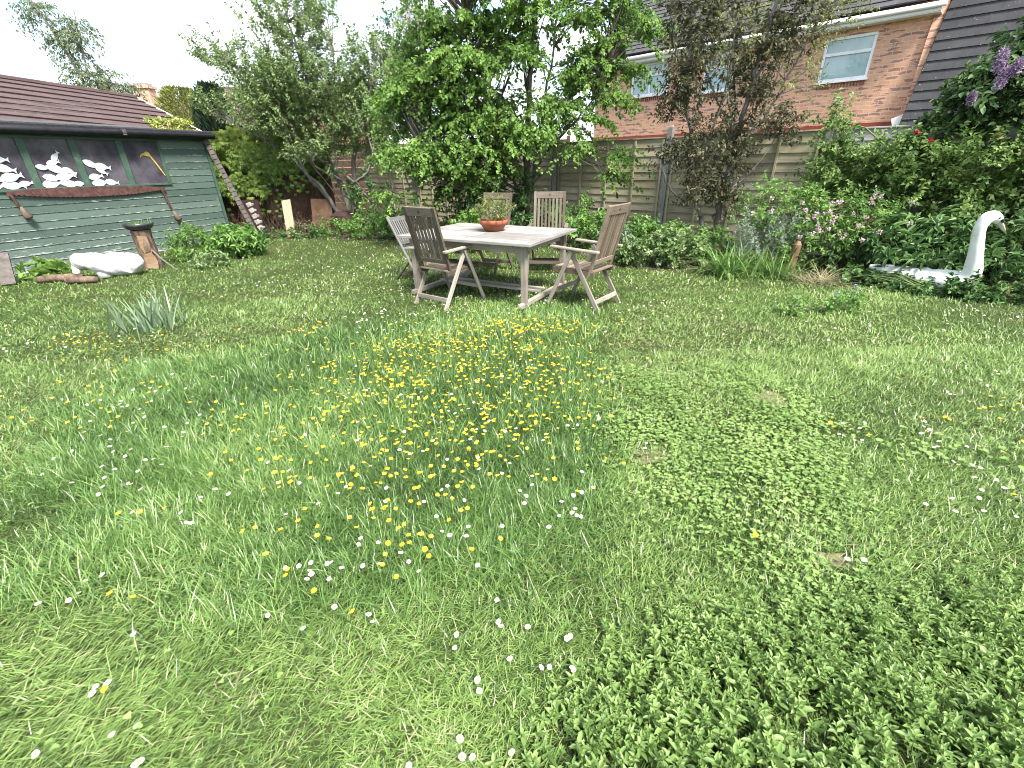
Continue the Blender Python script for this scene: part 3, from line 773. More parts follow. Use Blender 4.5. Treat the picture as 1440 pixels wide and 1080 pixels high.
# ------------------------------------------------------------------ garage roof, far house, chimney
gar = thing('tiled_garage', 'low building with brown-red tiled roof behind the green shed', 'building', (-12.5, 14, 0))
def G(x, y, z): return Vector((x + 12.5, y - 14, z))
gm = MB()
tiled(gm, G(-10.6, 9.0, 2.32), G(-10.05, 18.2, 2.22), G(-13.0, 18.62, 3.75), G(-14.1, 9.4, 3.75), .40, th=.055)
tiled(gm, G(-16, 19.0, 2.3), G(-17.2, 9.8, 2.3), G(-14.1, 9.4, 3.75), G(-13.0, 18.62, 3.75), .33, th=.03)
gm.build('roof', M['tile_red'], gar)
gm = MB(); gm.tube([G(-14.1, 9.4, 3.76), G(-13.0, 18.62, 3.76)], .09, 8); gm.build('ridge', M['tile_red'], gar)
gm = MB(); gm.bar(G(-10.05, 18.24, 2.24), G(-13.0, 18.66, 3.77), .05, .07, rnd=.5); gm.build('verge', M['upvc'], gar)
gm = MB()
for a_, b_ in (((-10.9, 9.1), (-10.4, 18.0)), ((-10.4, 18.0), (-15.7, 18.8))):
    gm.face([G(*a_, 0), G(*b_, 0), G(*b_, 2.3), G(*a_, 2.3)], [(0, 0), (9, 0), (9, 2.3), (0, 2.3)])
gm.face([G(-10.4, 18.0, 2.3), G(-15.7, 18.8, 2.3), G(-13.0, 18.5, 3.65)], [(0, 2.3), (5, 2.3), (2.6, 3.6)])
gm.build('wall', M['brick'], gar)

fh = thing('far_house', 'distant house with grey-brown roof and brick chimney between conifers', 'house', (-17, 32, 0))
h = MB(); tiled(h, (-6, -2, 3.9), (9, -4.5, 3.9), (8, -.5, 5.95), (-1.2, 1, 5.95), .33); h.build('roof', M['tile_red'], fh)
h = MB(); h.face([(-5.6, -1.7, 0), (8.6, -4.1, 0), (8.6, -4.1, 4), (-5.6, -1.7, 4)], [(0, 0), (14, 0), (14, 4), (0, 4)]); h.face([(-5.6, -1.7, 0), (-5.6, -1.7, 4), (-1.2, 5, 4), (-1.2, 5, 0)]); h.build('wall', M['brick'], fh)
h = MB(); h.bar((-3.3, -2, 3.6), (-3.3, -2, 5.55), .85, .6, (0, 1, 0)); h.bar((-3.3, -2, 5.55), (-3.3, -2, 5.68), 1.0, .75, (0, 1, 0)); ch = h.build('chimney', M['brick'], fh)
h = MB(); h.bar((-3.3, -2, 5.68), (-3.3, -2, 5.80), .7, .5, (0, 1, 0)); h.build('chimney_cap', M['concrete'], ch)

rb = thing('red_outbuilding', 'small red-tiled brick outbuilding glimpsed between the trees above the fence', 'building', (-10.3, 23.5, 0))
h = MB(); tiled(h, (-2.2, -1.2, 2.25), (5.5, -3.2, 2.25), (5.2, -.8, 3.5), (-1.9, 1.2, 3.5), .3); h.build('roof', M['tile_orange'], rb)
h = MB(); h.face([(-2, -1, 0), (5.2, -2.9, 0), (5.2, -2.9, 2.3), (-2, -1, 2.3)], [(0, 0), (7, 0), (7, 2.3), (0, 2.3)]); h.build('wall', M['brick'], rb)

# ------------------------------------------------------------------ green shed
DS = Vector((.407, .914, 0)).normalized(); NS = Vector((DS.y, -DS.x, 0)); PS = Vector((-6.5, 10.95, 0))
def spt(s, off=0., z=0.): return DS * s + NS * off + Vector((0, 0, z))
shed = thing('garden_shed', 'green painted timber shed with a row of windows and black gutter', 'shed', tuple(PS))
w = MB(); nb = 17; hb = 2.12 / nb
for i in range(nb):
    z0 = i * hb
    s0, s1 = -5.6, -.035
    spans = [(s0, s1)]
    if 1.25 <= z0 + hb * .5 <= 2.0: spans = [(s0, -5.2), (-.94, s1)]
    for a_, b_ in spans:
        r_ = random.random()
        lo = [spt(a_, .020, z0), spt(b_, .020, z0)]; hi = [spt(b_, .010, z0 + hb + .004), spt(a_, .010, z0 + hb + .004)]
        w.face([lo[0], lo[1], hi[0], hi[1]], [(a_ + i * 7, 0), (b_ + i * 7, 0), (b_ + i * 7, hb), (a_ + i * 7, hb)], r_)
        w.face([spt(a_, .006, z0), spt(b_, .006, z0), lo[1], lo[0]], [(a_, .0), (b_, .0), (b_, .01), (a_, .01)], r_)
w.face([spt(0, 0, 0), spt(0, -2.3, 0), spt(0, -2.3, 2.3), spt(0, 0, 2.1)], [(0, .1), (2, .1), (2, .4), (0, .4)])
w.face([spt(-5.6, 0, 0), spt(-5.6, -2.3, 0), spt(-5.6, -2.3, 2.3), spt(-5.6, 0, 2.1)], [(0, .1), (2, .1), (2, .4), (0, .4)])
w.face([spt(-5.6, -2.3, 0), spt(0, -2.3, 0), spt(0, -2.3, 2.3), spt(-5.6, -2.3, 2.3)], [(0, .1), (2, .1), (2, .4), (0, .4)])
w.build('wall', M['shed'], shed)
t = MB(); t.bar(spt(0, .012, 0), spt(0, .012, 2.1), .07, .05, tuple(DS)); t.build('corner_trim', M['shed_trim'], shed, bevel=.004)
t = MB()
tiledish = [spt(-5.75, .16, 2.185), spt(.14, .16, 2.185), spt(.14, -2.5, 2.42), spt(-5.75, -2.5, 2.42)]
t.face(tiledish); t.face([p - Vector((0, 0, .05)) for p in tiledish][::-1])
for k in range(4):
    p, q = tiledish[k], tiledish[(k + 1) % 4]; t.face([p - Vector((0, 0, .05)), q - Vector((0, 0, .05)), q, p])
t.build('roof', M['felt'], shed)
t = MB(); t.bar(spt(-5.75, .15, 2.155), spt(.13, .15, 2.155), .02, .1, (0, 0, 1)); t.build('fascia', M['felt'], shed)
t = MB(); t.tube([spt(-5.75, .19, 2.10), spt(.12, .19, 2.10)], .052, 12); t.build('gutter', M['black'], shed, smooth=True)
t = MB(); t.bar(spt(-1.62, .215, 2.07), spt(-1.62, .215, 2.17), .05, .06, tuple(DS)); t.build('gutter_bracket', M['plankgrey'], shed)
# windows
EDGES = [-5.19, -4.48, -3.77, -3.08, -2.395, -1.67, -.955]
fishes = {2: [(-3.60, 1.30, .26, 5), (-3.38, 1.31, .30, -4), (-3.22, 1.33, .2, 8), (-3.6, 1.40, .28, -8), (-3.36, 1.43, .3, 10), (-3.62, 1.51, .27, 6), (-3.4, 1.55, .28, -14), (-3.6, 1.63, .26, 12), (-3.42, 1.68, .24, -4), (-3.6, 1.76, .26, 8), (-3.55, 1.85, .22, -6)],
          3: [(-2.88, 1.31, .30, 6), (-2.62, 1.30, .26, -6), (-2.50, 1.30, .2, 3), (-2.85, 1.40, .26, -12), (-2.66, 1.42, .3, 8), (-2.92, 1.56, .2, -10), (-2.74, 1.53, .3, -22), (-2.58, 1.50, .2, -30), (-2.76, 1.63, .2, 10), (-2.70, 1.72, .2, 50)],
          4: [(-2.18, 1.30, .28, 4), (-2.0, 1.30, .24, -8), (-2.22, 1.40, .24, 8), (-2.22, 1.60, .26, -28), (-2.06, 1.56, .26, -12), (-2.10, 1.49, .2, -36)]}
fish_out = [(-.5, .0), (-.42, .09), (-.3, .16), (-.1, .2), (.1, .16), (.28, .06), (.36, .05), (.5, .15), (.46, .0), (.5, -.15), (.36, -.05), (.28, -.06), (.1, -.15), (-.1, -.18), (-.3, -.15), (-.42, -.08)]
for k in range(6):
    a_, b_ = EDGES[k], EDGES[k + 1]
    f = MB()
    f.bar(spt(a_, .012, 1.235), spt(b_, .012, 1.235), .06, .035); f.bar(spt(a_, .012, 2.005), spt(b_, .012, 2.005), .06, .03)
    f.bar(spt(a_ + .02, .012, 1.253), spt(a_ + .02, .012, 1.99), .05, .06, tuple(DS)); f.bar(spt(b_ - .02, .012, 1.253), spt(b_ - .02, .012, 1.99), .04, .06, tuple(DS))
    win = f.build('window', M['shed_trim'], shed, bevel=.003)
    pn = MB(); pn.bar(spt(a_ + .03, .0, 1.62), spt(b_ - .03, .0, 1.62), .006, .75, (0, 0, 1)); pn.build('pane', M['glass'], win)
    for j, (s_, z_, L_, an) in enumerate(fishes.get(k, [])):
        ca, sa = math.cos(R(an)) * L_, math.sin(R(an)) * L_
        fm = MB(); fm.prism([(x, y * 1.15) for x, y in fish_out], spt(s_, .008 + .0022 * j, z_), DS * ca + Vector((0, 0, sa)), Vector((0, 0, ca)) - DS * sa, NS, .0018)
        fm.build('fish_cutout', M['cutout'], win)
orn = thing('window_ornament', 'yellow bird-like paper ornament with a long stalk in the shed window', 'ornament', tuple(PS + spt(-1.25, .012, 1.75)))
f = MB(); f.prism([(-.12, -.02), (-.08, .02), (-.03, .035), (.01, .065), (.055, .045), (.075, 0), (.04, -.025), (-.01, -.015), (-.05, .0), (-.09, -.005), (-.11, -.04)], (0, 0, 0), DS, (0, 0, 1), NS, .006); f.build('head', M['yellow_orn'], orn)
f = MB(); f.prism([(.05, -.02), (.075, .0), (.17, -.20), (.235, -.36), (.225, -.37), (.14, -.19)], (0, 0, 0), DS, (0, 0, 1), NS, .004); f.build('stalk', M['yellow_orn'], orn)

# ------------------------------------------------------------------ crosscut saw on the wall
saw = thing('crosscut_saw', 'long rusty two-handled crosscut saw hung below the shed windows', 'saw', tuple(PS + spt(-2.33, .05, 1.15)))
top = [(-1.2, .07), (-.9, .095), (0, .095), (.9, .06), (1.2, .02)]
bot = []
n = 72
for i in range(n + 1):
    x = 1.12 - 2.24 * i / n
    y = -.075 + .07 * (abs(x) / 1.12) ** 2.2 - .02 * x
    bot.append((x, y + (.0 if i % 2 else .014)))
outl = [(-1.2, .0)] + top + [(1.2, -.045)] + bot
f = MB(); f.prism(outl[::-1], (0, 0, 0), DS, (0, 0, 1), NS, .006); f.build('blade', M['rust'], saw)
for s_, z1, z0, slant in ((-1.16, .0, -.29, .06), (1.12, -.02, -.56, .1)):
    f = MB(); f.tube([spt(s_, .012, z1 + .03), spt(s_ + slant * .5, .02, (z1 + z0) / 2), spt(s_ + slant, .025, z0 + .06)], [.022, .017, .014], 8)
    hd = f.build('handle', M['rust'], saw)
    f = MB(); f.tube([spt(s_ + slant * .8, .025, z0 + .14), spt(s_ + slant, .028, z0 + .06), spt(s_ + slant * 1.35, .03, z0 - .01), spt(s_ + slant * 1.5, .03, z0 - .04)], [.02, .04, .058, .05], 10); f.build('grip', M['rustwood'], hd, smooth=True)

# ------------------------------------------------------------------ things along the shed
lp = thing('carved_log', 'upright log with a carved split face standing before the shed', 'log', (-6.02, 7.72, 0))
f = MB(); f.lathe([(.15, 0), (.145, .1), (.135, .3), (.13, .5), (.14, .6), (.14, .62)], 20, wob=.05); f.build('bark', M['bark_log'], lp)
cd = Vector((.62, -.78, 0)); sdv = Vector((.78, .62, 0))
f = MB(); f.prism([(-.085, .03), (.06, .0), (.085, .12), (.07, .2), (.045, .26), (.06, .34), (.05, .52), (-.075, .54), (-.08, .36), (-.055, .27), (-.085, .18)], cd * .137, sdv, (0, 0, 1), cd, .05); f.build('carved_face', M['logface'], lp, bevel=.006)
f = MB(); f.prism([(-.045, .28), (.03, .30), (.055, .40), (.0, .50), (-.03, .42)], cd * .165, sdv, (0, 0, 1), cd, .02); f.build('carved_hollow', M['bark_log'], lp)
bw = thing('planter_bowl', 'shallow dark bowl set on top of the carved log', 'bowl', (-6.02, 7.72, .62))
f = MB(); f.lathe([(.12, 0), (.17, .02), (.205, .07), (.215, .10), (.20, .10), (.17, .06), (.02, .05)], 24); f.build('bowl', M['bowl'], bw, smooth=True)
strap_clump('bowl_plant', 'short grassy plant growing in the dark bowl on the log', 'plant', (-6.02, 7.72, .68), 110, (.05, .14), (.004, .008), M['lf_mid'], .09, (0, 60), 60)
st = MB(); st.tube([(-5.94, 7.66, .36), (-5.7, 7.55, .17), (-5.44, 7.45, .02)], [.011, .01, .008], 6); tag(st.build('stick', M['whitewood']), 'thin pale stick leaning on the carved log', 'stick')

sh = thing('white_animal_figure', 'rough white-painted low animal figure lying on the grass beside the log', 'ornament', (-6.2, 7.12, 0))
# a humped body with a raised head end on the left and an arch beneath it
f = MB(); X = Vector((.93, .36, 0)).normalized()
path = [(-.58, .20, .03), (-.55, .205, .07), (-.50, .22, .10), (-.42, .235, .115), (-.34, .235, .115), (-.26, .215, .13), (-.17, .19, .15), (-.05, .17, .16), (.06, .165, .165), (.18, .165, .165), (.28, .155, .165), (.37, .145, .15), (.44, .125, .125), (.49, .10, .06)]
q_ = smooth_line([(a, z, r) for a, z, r in path], 3); f.tube([X * (a * .80) + Vector((0, 0, z * 1.12)) for a, z, r in q_], [r * 1.02 for a, z, r in q_], 22)
for i_ in range(len(f.v)):
    v_ = Vector(f.v[i_]); k_ = .012 * math.sin(v_.x * 31 + v_.z * 17) + .012 * math.sin(v_.y * 41 - v_.x * 23 + 1) + random.uniform(-.006, .006)
    f.v[i_] = (v_.x + k_ * .5, v_.y - k_, max(.0, v_.z + k_))
f.build('body', M['whitestone'], sh, smooth=True)
f = MB(); f.tube([X * -.42 + Vector((0, 0, .2)), X * -.44 + Vector((.0, -.02, .11)), X * -.43 + Vector((.0, -.03, .06))], [.06, .05, .03], 10); f.build('leg', M['whitestone'], sh, smooth=True)
f = MB(); f.tube([X * -.10 + Vector((0, -.03, .14)), X * -.08 + Vector((.0, -.06, .0))], [.09, .09], 10); f.build('leg', M['whitestone'], sh, smooth=True)
for k, (x, y, a, L_, r_) in enumerate([(-6.78, 6.82, .4, .55, .055), (-6.33, 6.68, .25, .4, .05)]):
    f = MB(); d_ = Vector((math.cos(a), math.sin(a), 0))
    f.tube([d_ * (-L_ / 2) + Vector((0, 0, r_)), d_ * (-L_ / 4) + Vector((0, .01, r_ * 1.1)), d_ * (L_ / 4) + Vector((0, 0, r_)), d_ * (L_ / 2) + Vector((0, 0, r_ * .9))], [r_ * .9, r_, r_ * 1.05, r_ * .8], 10)
    o = f.build('rotten_log', M['bark_log'], None, smooth=True); o.location = (x, y, 0)
    tag(o, ['longer brown log lying in the grass by the white figure', 'shorter brown log lying in front of the longer log'][k], 'log', 'logs lying by the shed')
f = MB(); f.bar((0, 0, .02), (-.22, .30, .42), .16, .03, (0, 0, 1)); o = f.build('grey_board', M['plankgrey']); o.location = (-7.35, 6.6, 0); tag(o, 'dark grey board leaning on the shed wall beside the pale-leaved weed', 'board')

# leaning plank, notched timber, maroon panel right of the shed
f = MB()
p0, p1 = Vector((-5.93, 11.07, 0)), Vector((-6.42, 10.88, 2.05))
d_ = p1 - p0; n = 22
for i in range(n):
    a_ = p0 + d_ * (i / n); b_ = p0 + d_ * ((i + .86) / n)
    f.bar(a_, b_, .105, .05, (.4, -.9, 0), w1=.095, h1=.038)
f.bar(p0 + Vector((0, .03, 0)), p1 + Vector((0, .03, 0)), .09, .03, (.4, -.9, 0))
tag(f.build('leaning_tile_strip', M['plankgrey']), 'long grey-brown ridged strip leaning against the corner of the shed', 'plank')
f = MB(); o0 = Vector((-6.10, 11.35, .76)); o1 = Vector((-5.78, 11.12, .02)); d_ = o1 - o0
for i in range(6):
    a_ = o0 + d_ * (i / 6); 
    f.bar(a_ + Vector((0, 0, 0)), a_ + d_ * .125, .10, .06, (0, -1, 0)); f.bar(a_ + d_ * .06 + Vector((-.07, 0, .01)), a_ + d_ * .06 + Vector((.10, 0, .01)), .05, .05, (0, 0, 1))
tag(f.build('notched_timber', M['notch'], bevel=.008), 'pale notched piece of timber leaning under the creeper', 'timber')
f = MB(); f.bar((-6.3, 11.75, .0), (-6.3, 11.78, .8), .45, .03, (0, -1, 0)); tag(f.build('maroon_board', M['maroon']), 'dark maroon board standing behind the leaning strip', 'board')
f = MB(); f.bar((-5.19, 11.2, 0), (-5.30, 11.55, .79), .21, .035, (0, -1, 0))
tag(f.build('pine_plank', M['pine'], bevel=.004), 'pale new pine plank leaning on the creeper wall', 'plank')
f = MB(); f.bar((-4.62, 11.75, 0), (-4.6, 11.9, .78), .5, .02, (0, -1, 0)); tag(f.build('rusty_sheet', M['clay']), 'rust-brown sheet standing behind the brush heap', 'sheet')
f = MB(); f.lathe([(.33, 0), (.34, .2), (.30, .42), (.16, .5), (.02, .52)], 18, wob=.08); o = f.build('tree_stump', M['maroon']); o.location = (-4.05, 11.75, 0); tag(o, 'dark reddish stump below the multi-stemmed tree', 'stump')

# ------------------------------------------------------------------ swan
swan = thing('swan_planter', 'white painted swan figure with a tall neck among the plants', 'statue', (5.40, 5.25, 0))
f = MB()
pth = [(4.72, 5.92, .205, .012), (4.77, 5.87, .19, .05), (4.87, 5.77, .15, .095), (5.0, 5.62, .125, .125), (5.14, 5.46, .12, .135), (5.26, 5.32, .13, .13), (5.345, 5.23, .17, .12), (5.36, 5.19, .26, .092), (5.325, 5.18, .38, .076), (5.285, 5.17, .50, .066), (5.25, 5.17, .62, .060), (5.22, 5.17, .73, .056), (5.215, 5.165, .80, .057), (5.24, 5.16, .862, .066), (5.29, 5.155, .878, .064), (5.335, 5.15, .86, .053), (5.365, 5.145, .835, .038)]
q = smooth_line([p[:3] for p in pth], 4); rr = np.interp(np.arange(len(q)), np.arange(len(pth)) * 4, [p[3] for p in pth])
f.tube([(a - 5.40, b_ - 5.25, c) for a, b_, c in q], list(rr), 20)
for i_ in range(len(f.v)):
    v_ = Vector(f.v[i_])
    if v_.z < .28:
        k_ = .007 * math.sin(v_.x * 47 + v_.z * 60) + .006 * math.sin(v_.y * 71 - v_.x * 33) + random.uniform(-.004, .004); f.v[i_] = (v_.x, v_.y, v_.z + k_)
f.build('body', M['swan'], swan, smooth=True)
f = MB(); f.tube([(-.045, -.104, .842), (.0, -.108, .80), (.045, -.112, .75), (.075, -.114, .715)], [.040, .034, .026, .010], 12, squash=[.7, .6, .5, .5]); f.build('bill', M['beak'], swan, smooth=True)
for sg in (-1, 1):
    f = MB(); f.tube([(-.09, -.10 + sg * .056, .872), (-.09, -.10 + sg * .064, .872)], [.010, .006], 8); f.build('eye', M['black'], swan)
    f = MB(); f.tube([(-.055, -.104 + sg * .05, .855), (-.04, -.105 + sg * .05, .835), (-.02, -.106 + sg * .036, .82)], [.010, .012, .006], 6); f.build('face_mark', M['black'], swan)

# ------------------------------------------------------------------ table
TC = Vector((.08, 5.775, 0))
tx = Vector((.81, -.545, 0))
tx = (Vector((.86, 5.9, 0)) - Vector((-.70, 6.78, 0))).normalized(); ty = Vector((-tx.y, tx.x, 0))
A_ = Vector((.20, 4.77, 0)); B_ = Vector((.86, 5.90, 0)); C_ = Vector((-.70, 6.78, 0))
TC = (A_ + C_) / 2; TL = (B_ - C_).length; TW = abs((B_ - A_).dot(ty))
trz = math.atan2(tx.y, tx.x)
tab = thing('garden_table', 'bleached rectangular wooden garden table standing on the lawn', 'table', (TC.x, TC.y, 0), trz)
f = MB(); nb = 9
hl, hw = TL / 2, TW / 2
for i in range(nb):
    y = -hw + .09 + (i + .5) * (2 * hw - .18) / nb
    for x0, x1 in ((-hl + .09, -.012), (.012, hl - .09)):
        f.bar((x0, y, .726), (x1, y, .726), (2 * hw - .18) / nb - .005, .026)
for y in (-hw + .043, hw - .043): f.bar((-hl, y, .725), (hl, y, .725), .086, .030)
for x in (-hl + .043, 0, hl - .043):
    f.bar((x, -hw + .088, .7245), (x, hw - .088, .7245), .086 if x else .02, .029)
f.build('tabletop', M['teak_table'], tab, bevel=.003)
f = MB()
for y in (-hw + .14, hw - .14): f.bar((-hl + .16, y, .66), (hl - .16, y, .66), .025, .085, (0, 0, 1))
for x in (-hl + .16, hl - .16): f.bar((x, -hw + .155, .66), (x, hw - .155, .66), .025, .085, (0, 0, 1))
f.build('apron', M['teak_pale'], tab, bevel=.003)
for sx in (-1, 1):
    for sy in (-1, 1):
        f = MB(); x, y = sx * (hl - .13), sy * (hw - .13)
        f.bar((x, y, .0), (x, y, .705), .065, .065, (0, 1, 0))
        f.prism([(0, 0), (-sx * .12, 0), (-sx * .10, -.06), (-sx * .03, -.17), (0, -.18)][::(-1 if sx > 0 else 1)], (x - sx * .034, y, .70), (1, 0, 0), (0, 0, 1), (0, 1, 0), .03)
        f.build('leg', M['teak_pale'], tab, bevel=.004)
for sx in (-1, 1):
    f = MB(); x = sx * (hl - .13); f.bar((x, -hw + .02, .055), (x, hw - .02, .055), .055, .05); f.build('foot_rail', M['teak_pale'], tab, bevel=.004)
for y in (-.07, .07):
    f = MB(); f.bar((-hl + .16, y, .10), (hl - .16, y, .10), .05, .025); f.build('stretcher', M['teak_pale'], tab, bevel=.003)

# ------------------------------------------------------------------ reclining armchairs
def make_armchair(label, mat, matb, loc, rotz, group):
    r = thing('garden_armchair', label, 'chair', loc, rotz, group)
    W = .27
    b0 = Vector((0, -.17, .37)); b1 = Vector((0, -.365, 1.10)); bd = (b1 - b0).normalized(); bn = Vector((0, bd.z, -bd.y))
    f = MB()
    for sx in (-1, 1):
        o = Vector((sx * (W - .05), 0, 0)); f.bar(b0 + o, b1 + o, .042, .028, tuple(bn))
    f.bar(b1 - bd * .05 + Vector((-W + .073, 0, 0)), b1 - bd * .05 + Vector((W - .073, 0, 0)), .026, .095, tuple(bd))
    lo = b0 + bd * .16
    f.bar(lo + Vector((-W + .073, 0, 0)), lo + Vector((W - .073, 0, 0)), .026, .05, tuple(bd))
    for k in range(7):
        x = -W + .105 + k * (2 * W - .21) / 6
        f.bar(lo + bd * .02 + Vector((x, 0, 0)), b1 - bd * .095 + Vector((x, 0, 0)), .033, .014, tuple(bn))
    bk = f.build('backrest', mat, r, bevel=.004)
    f = MB(); c = b1 - bd * .05; f.tube([c + bn * .0145, c - bn * .0145], .012, 10); f.build('finger_hole', M['black'], bk)
    f = MB()
    for k in range(8):
        y = -.20 + k * .065; f.bar((-W + .06, y, .425 + .012 * k / 7), (W - .06, y, .425 + .012 * k / 7), .055, .016)
    for sx in (-1, 1): f.bar((sx * (W - .045), -.24, .40), (sx * (W - .045), .29, .415), .026, .05, (0, 0, 1))
    f.build('seat', mat, r, bevel=.003)
    for sx in (-1, 1):
        f = MB(); x = sx * (W - .002)
        f.bar((x, -.30, .645), (x, .30, .665), .055, .026); f.build('armrest', matb, r, bevel=.007)
        f = MB(); f.bar((x, .03, .63), (x, .33, .0), .022, .045, (0, 1, 0)); f.build('leg', matb, r, bevel=.004)
        f = MB(); x2 = sx * (W - .025); f.bar((x2, .06, .63), (x2, -.33, .0), .022, .05, (0, 1, 0)); f.build('leg', matb, r, bevel=.004)
    f = MB(); f.bar((-W + .036, -.277, .11), (W - .036, -.277, .11), .02, .05, (0, 0, 1)); f.build('stretcher', matb, r, bevel=.003)
    f = MB(); f.bar((-W + .012, .26, .17), (W - .012, .26, .17), .02, .045, (0, 0, 1)); f.build('stretcher', matb, r, bevel=.003)
    return r
CH = [('reclining armchair with its dark slatted back turned towards the open lawn', M['teak'], M['teak_pale'], (-.735, 5.34, 0), -37, ),
      ('brown reclining armchair at the short end of the table', M['teak_brown'], M['teak_pale'], (.86, 5.14, 0), 51),
      ('reclining armchair behind the table, directly behind the terracotta bowl', M['teak'], M['teak'], (-.32, 6.98, 0), 153),
      ('reclining armchair behind the table, nearest the plain stretch of fence', M['teak'], M['teak'], (.58, 6.98, 0), 172)]
for lab, m1, m2, loc, rz in CH:
    make_armchair(lab, m1, m2, loc, R(rz), 'armchairs round the garden table')

fc = thing('folding_chair', 'small pale slatted folding chair without arms at the far end of the table', 'chair', (-1.36, 6.62, 0), R(-118))
f = MB()
for sx in (-1, 1): f.bar((sx * .2, .20, .0), (sx * .2, -.26, .86), .032, .02, (0, 1, 0))
f.build('back_frame', M['whitewood'], fc, bevel=.003)
f = MB()
for z in (.82, .52):
    y = .20 - .46 * z / .86; f.bar((-.19, y, z), (.19, y, z), .016, .05, (0, 0, 1))
for k in range(8):
    x = -.155 + k * .31 / 7; f.bar((x, .2 - .46 * .53 / .86, .53), (x, .2 - .46 * .81 / .86, .81), .022, .012, (0, 1, 0))
f.build('backrest', M['whitewood'], fc, bevel=.002)
f = MB()
for k in range(7): f.bar((-.19, -.16 + k * .06, .44), (.19, -.16 + k * .06, .44), .045, .016)
f.build('seat', M['whitewood'], fc, bevel=.002)
for sx in (-1, 1):
    f = MB(); f.bar((sx * .175, -.24, 0), (sx * .175, .2, .435), .02, .032, (1, 0, 0)); f.build('leg', M['teak'], fc, bevel=.003)
f = MB(); f.bar((-.165, -.18, .06), (.165, -.18, .06), .018, .03); f.build('stretcher', M['teak'], fc)

# terracotta bowl and its plant
tb_ = thing('terracotta_bowl', 'wide terracotta bowl standing on the table', 'plant pot', (-.19, 5.88, .741))
f = MB(); f.lathe([(.10, 0), (.115, .01), (.155, .07), (.175, .085), (.18, .115), (.172, .13), (.155, .125), (.14, .10), (.02, .095)], 28); f.build('pot', M['terracotta'], tb_, smooth=True)
plant('bowl_flowers', 'white-flowered leafy plant growing in the terracotta bowl', 'plant', (-.19, 5.88, .83), [(-.19, 5.88, .97, .15, .14, .13, 1)], [M['lf_olive']], M['greenstem'], None, 90, 10, (.025, .05), .35, (.08, .18), .9, .2, .0016, .012, stems=7, limb_r=(.004, .002), crown='leaves', trunk='stems')
f = MB()
for k in range(60):
    a_, r_ = random.uniform(0, 6.28), random.uniform(0, .12); c = Vector((r_ * math.cos(a_) - .02, r_ * math.sin(a_), random.uniform(.06, .21)))
    n_ = Vector((random.gauss(0, 1), random.gauss(0, 1) - .4, 1)).normalized(); u_ = n_.orthogonal().normalized(); v_ = n_.cross(u_)
    f.face([c + u_ * .011, c + v_ * .011, c - u_ * .011, c - v_ * .011], rnd=random.random())
f.build('blossom', M['cream'], bpy.data.objects['bowl_flowers'])
f = MB(); f.tube([(0, 0, .02), (.02, 0, .2), (.06, .02, .36), (.10, .0, .52)], [.004, .004, .003, .002], 5); f.build('bare_shoot', M['greenstem'], bpy.data.objects['bowl_flowers'])

# small bird table on the fence
bt = thing('bird_feeder', 'small dark bird feeder tray with a red post fixed to the fence', 'bird feeder', tuple(fpt(-4.6, .12, 1.32)))
f = MB(); f.bar((-.2, .0, 0), (.2, 0, 0), .16, .03); f.build('tray', M['black'], bt)
f = MB(); f.bar((0, 0, .015), (0, 0, .33), .07, .07, (0, 1, 0)); f.build('post', M['redbrick'], bt)
f = MB(); f.bar((-.22, 0, .35), (.22, 0, .35), .2, .03); f.build('cover', M['black'], bt)
# wooden stake
f = MB(); f.bar((0, 0, 0), (.03, .0, .42), .09, .07, (0, 1, 0), w1=.08, h1=.06); f.bar((.03, 0, .42), (.032, 0, .47), .08, .06, (0, 1, 0), w1=.03, h1=.03)
o = f.build('wooden_stake', M['logface']); o.location = (3.93, 6.33, 0); tag(o, 'short reddish wooden stake standing in the flower bed', 'stake')
# ------------------------------------------------------------------ creeper wall
cw = thing('creeper_wall', 'old boundary wall covered by green creeper above bare brown stems', 'wall', (-6.6, 12.35, 0))
f = MB(); f.bar((-2.6, -.1, 1.02), (2.1, .15, 1.02), .16, 2.05, (0, 0, 1)); f.build('wall', M['clay'], cw)
# brown stem mat
NS_ = 260
x0 = rng.uniform(-2.6, 2.05, NS_); K = 7
tt = np.linspace(0, 1, K)
px = x0[:, None] + np.cumsum(rng.normal(size=(NS_, K)) * .07, 1); pz = tt[None] * rng.uniform(.7, 2.05, NS_)[:, None]
py = -.1 + (px + 2.6) * .25 / 4.7 - .10 - rng.uniform(0, .10, (NS_, K))
V, F = tubes_np(np.stack([px, py, pz], -1), np.outer(rng.uniform(.006, .016, NS_), np.linspace(1, .5, K)), 4)
np_mesh('stems', V, F, M['bark_brown'], np.full(len(V), .5), cw)
n = 11000
x = rng.uniform(-2.65, 2.1, n); z = .35 + 2.05 * rng.random(n) ** .62
edge = 1.0 + .42 * snoise(x * 2.2, z * .6, 1.0, 3)
keep = (z > edge) | ((rng.random(n) < .10) & (z > .4)); keep &= ~((x > 1.05) & (z < 1.4) & (rng.random(n) < .8))
top = 2.22 + .10 * snoise(x * 3, x * 0, 1.2, 2)
z = np.minimum(z, top - rng.random(n) * .03)
tf = snoise(x * 4.2, z * 3.4, 1.6, 7); keep &= (tf + .35 * (z - 1.3) > rng.uniform(-.75, .05, n))
x, z, tf = x[keep], z[keep], tf[keep]; n = len(x)
bul = .15 + .17 * tf + .08 * snoise(x * 2.5, z * 2.5, 1.3, 5) + .08 * rng.random(n)
y = -.1 + (x + 2.6) * .25 / 4.7 - .1 - np.maximum(.03, bul)
thick = z > 2.05
y[thick] += rng.uniform(0, .4, thick.sum()); z[thick] += rng.uniform(-.05, .12, thick.sum())
P = np.stack([x, y, z], 1)
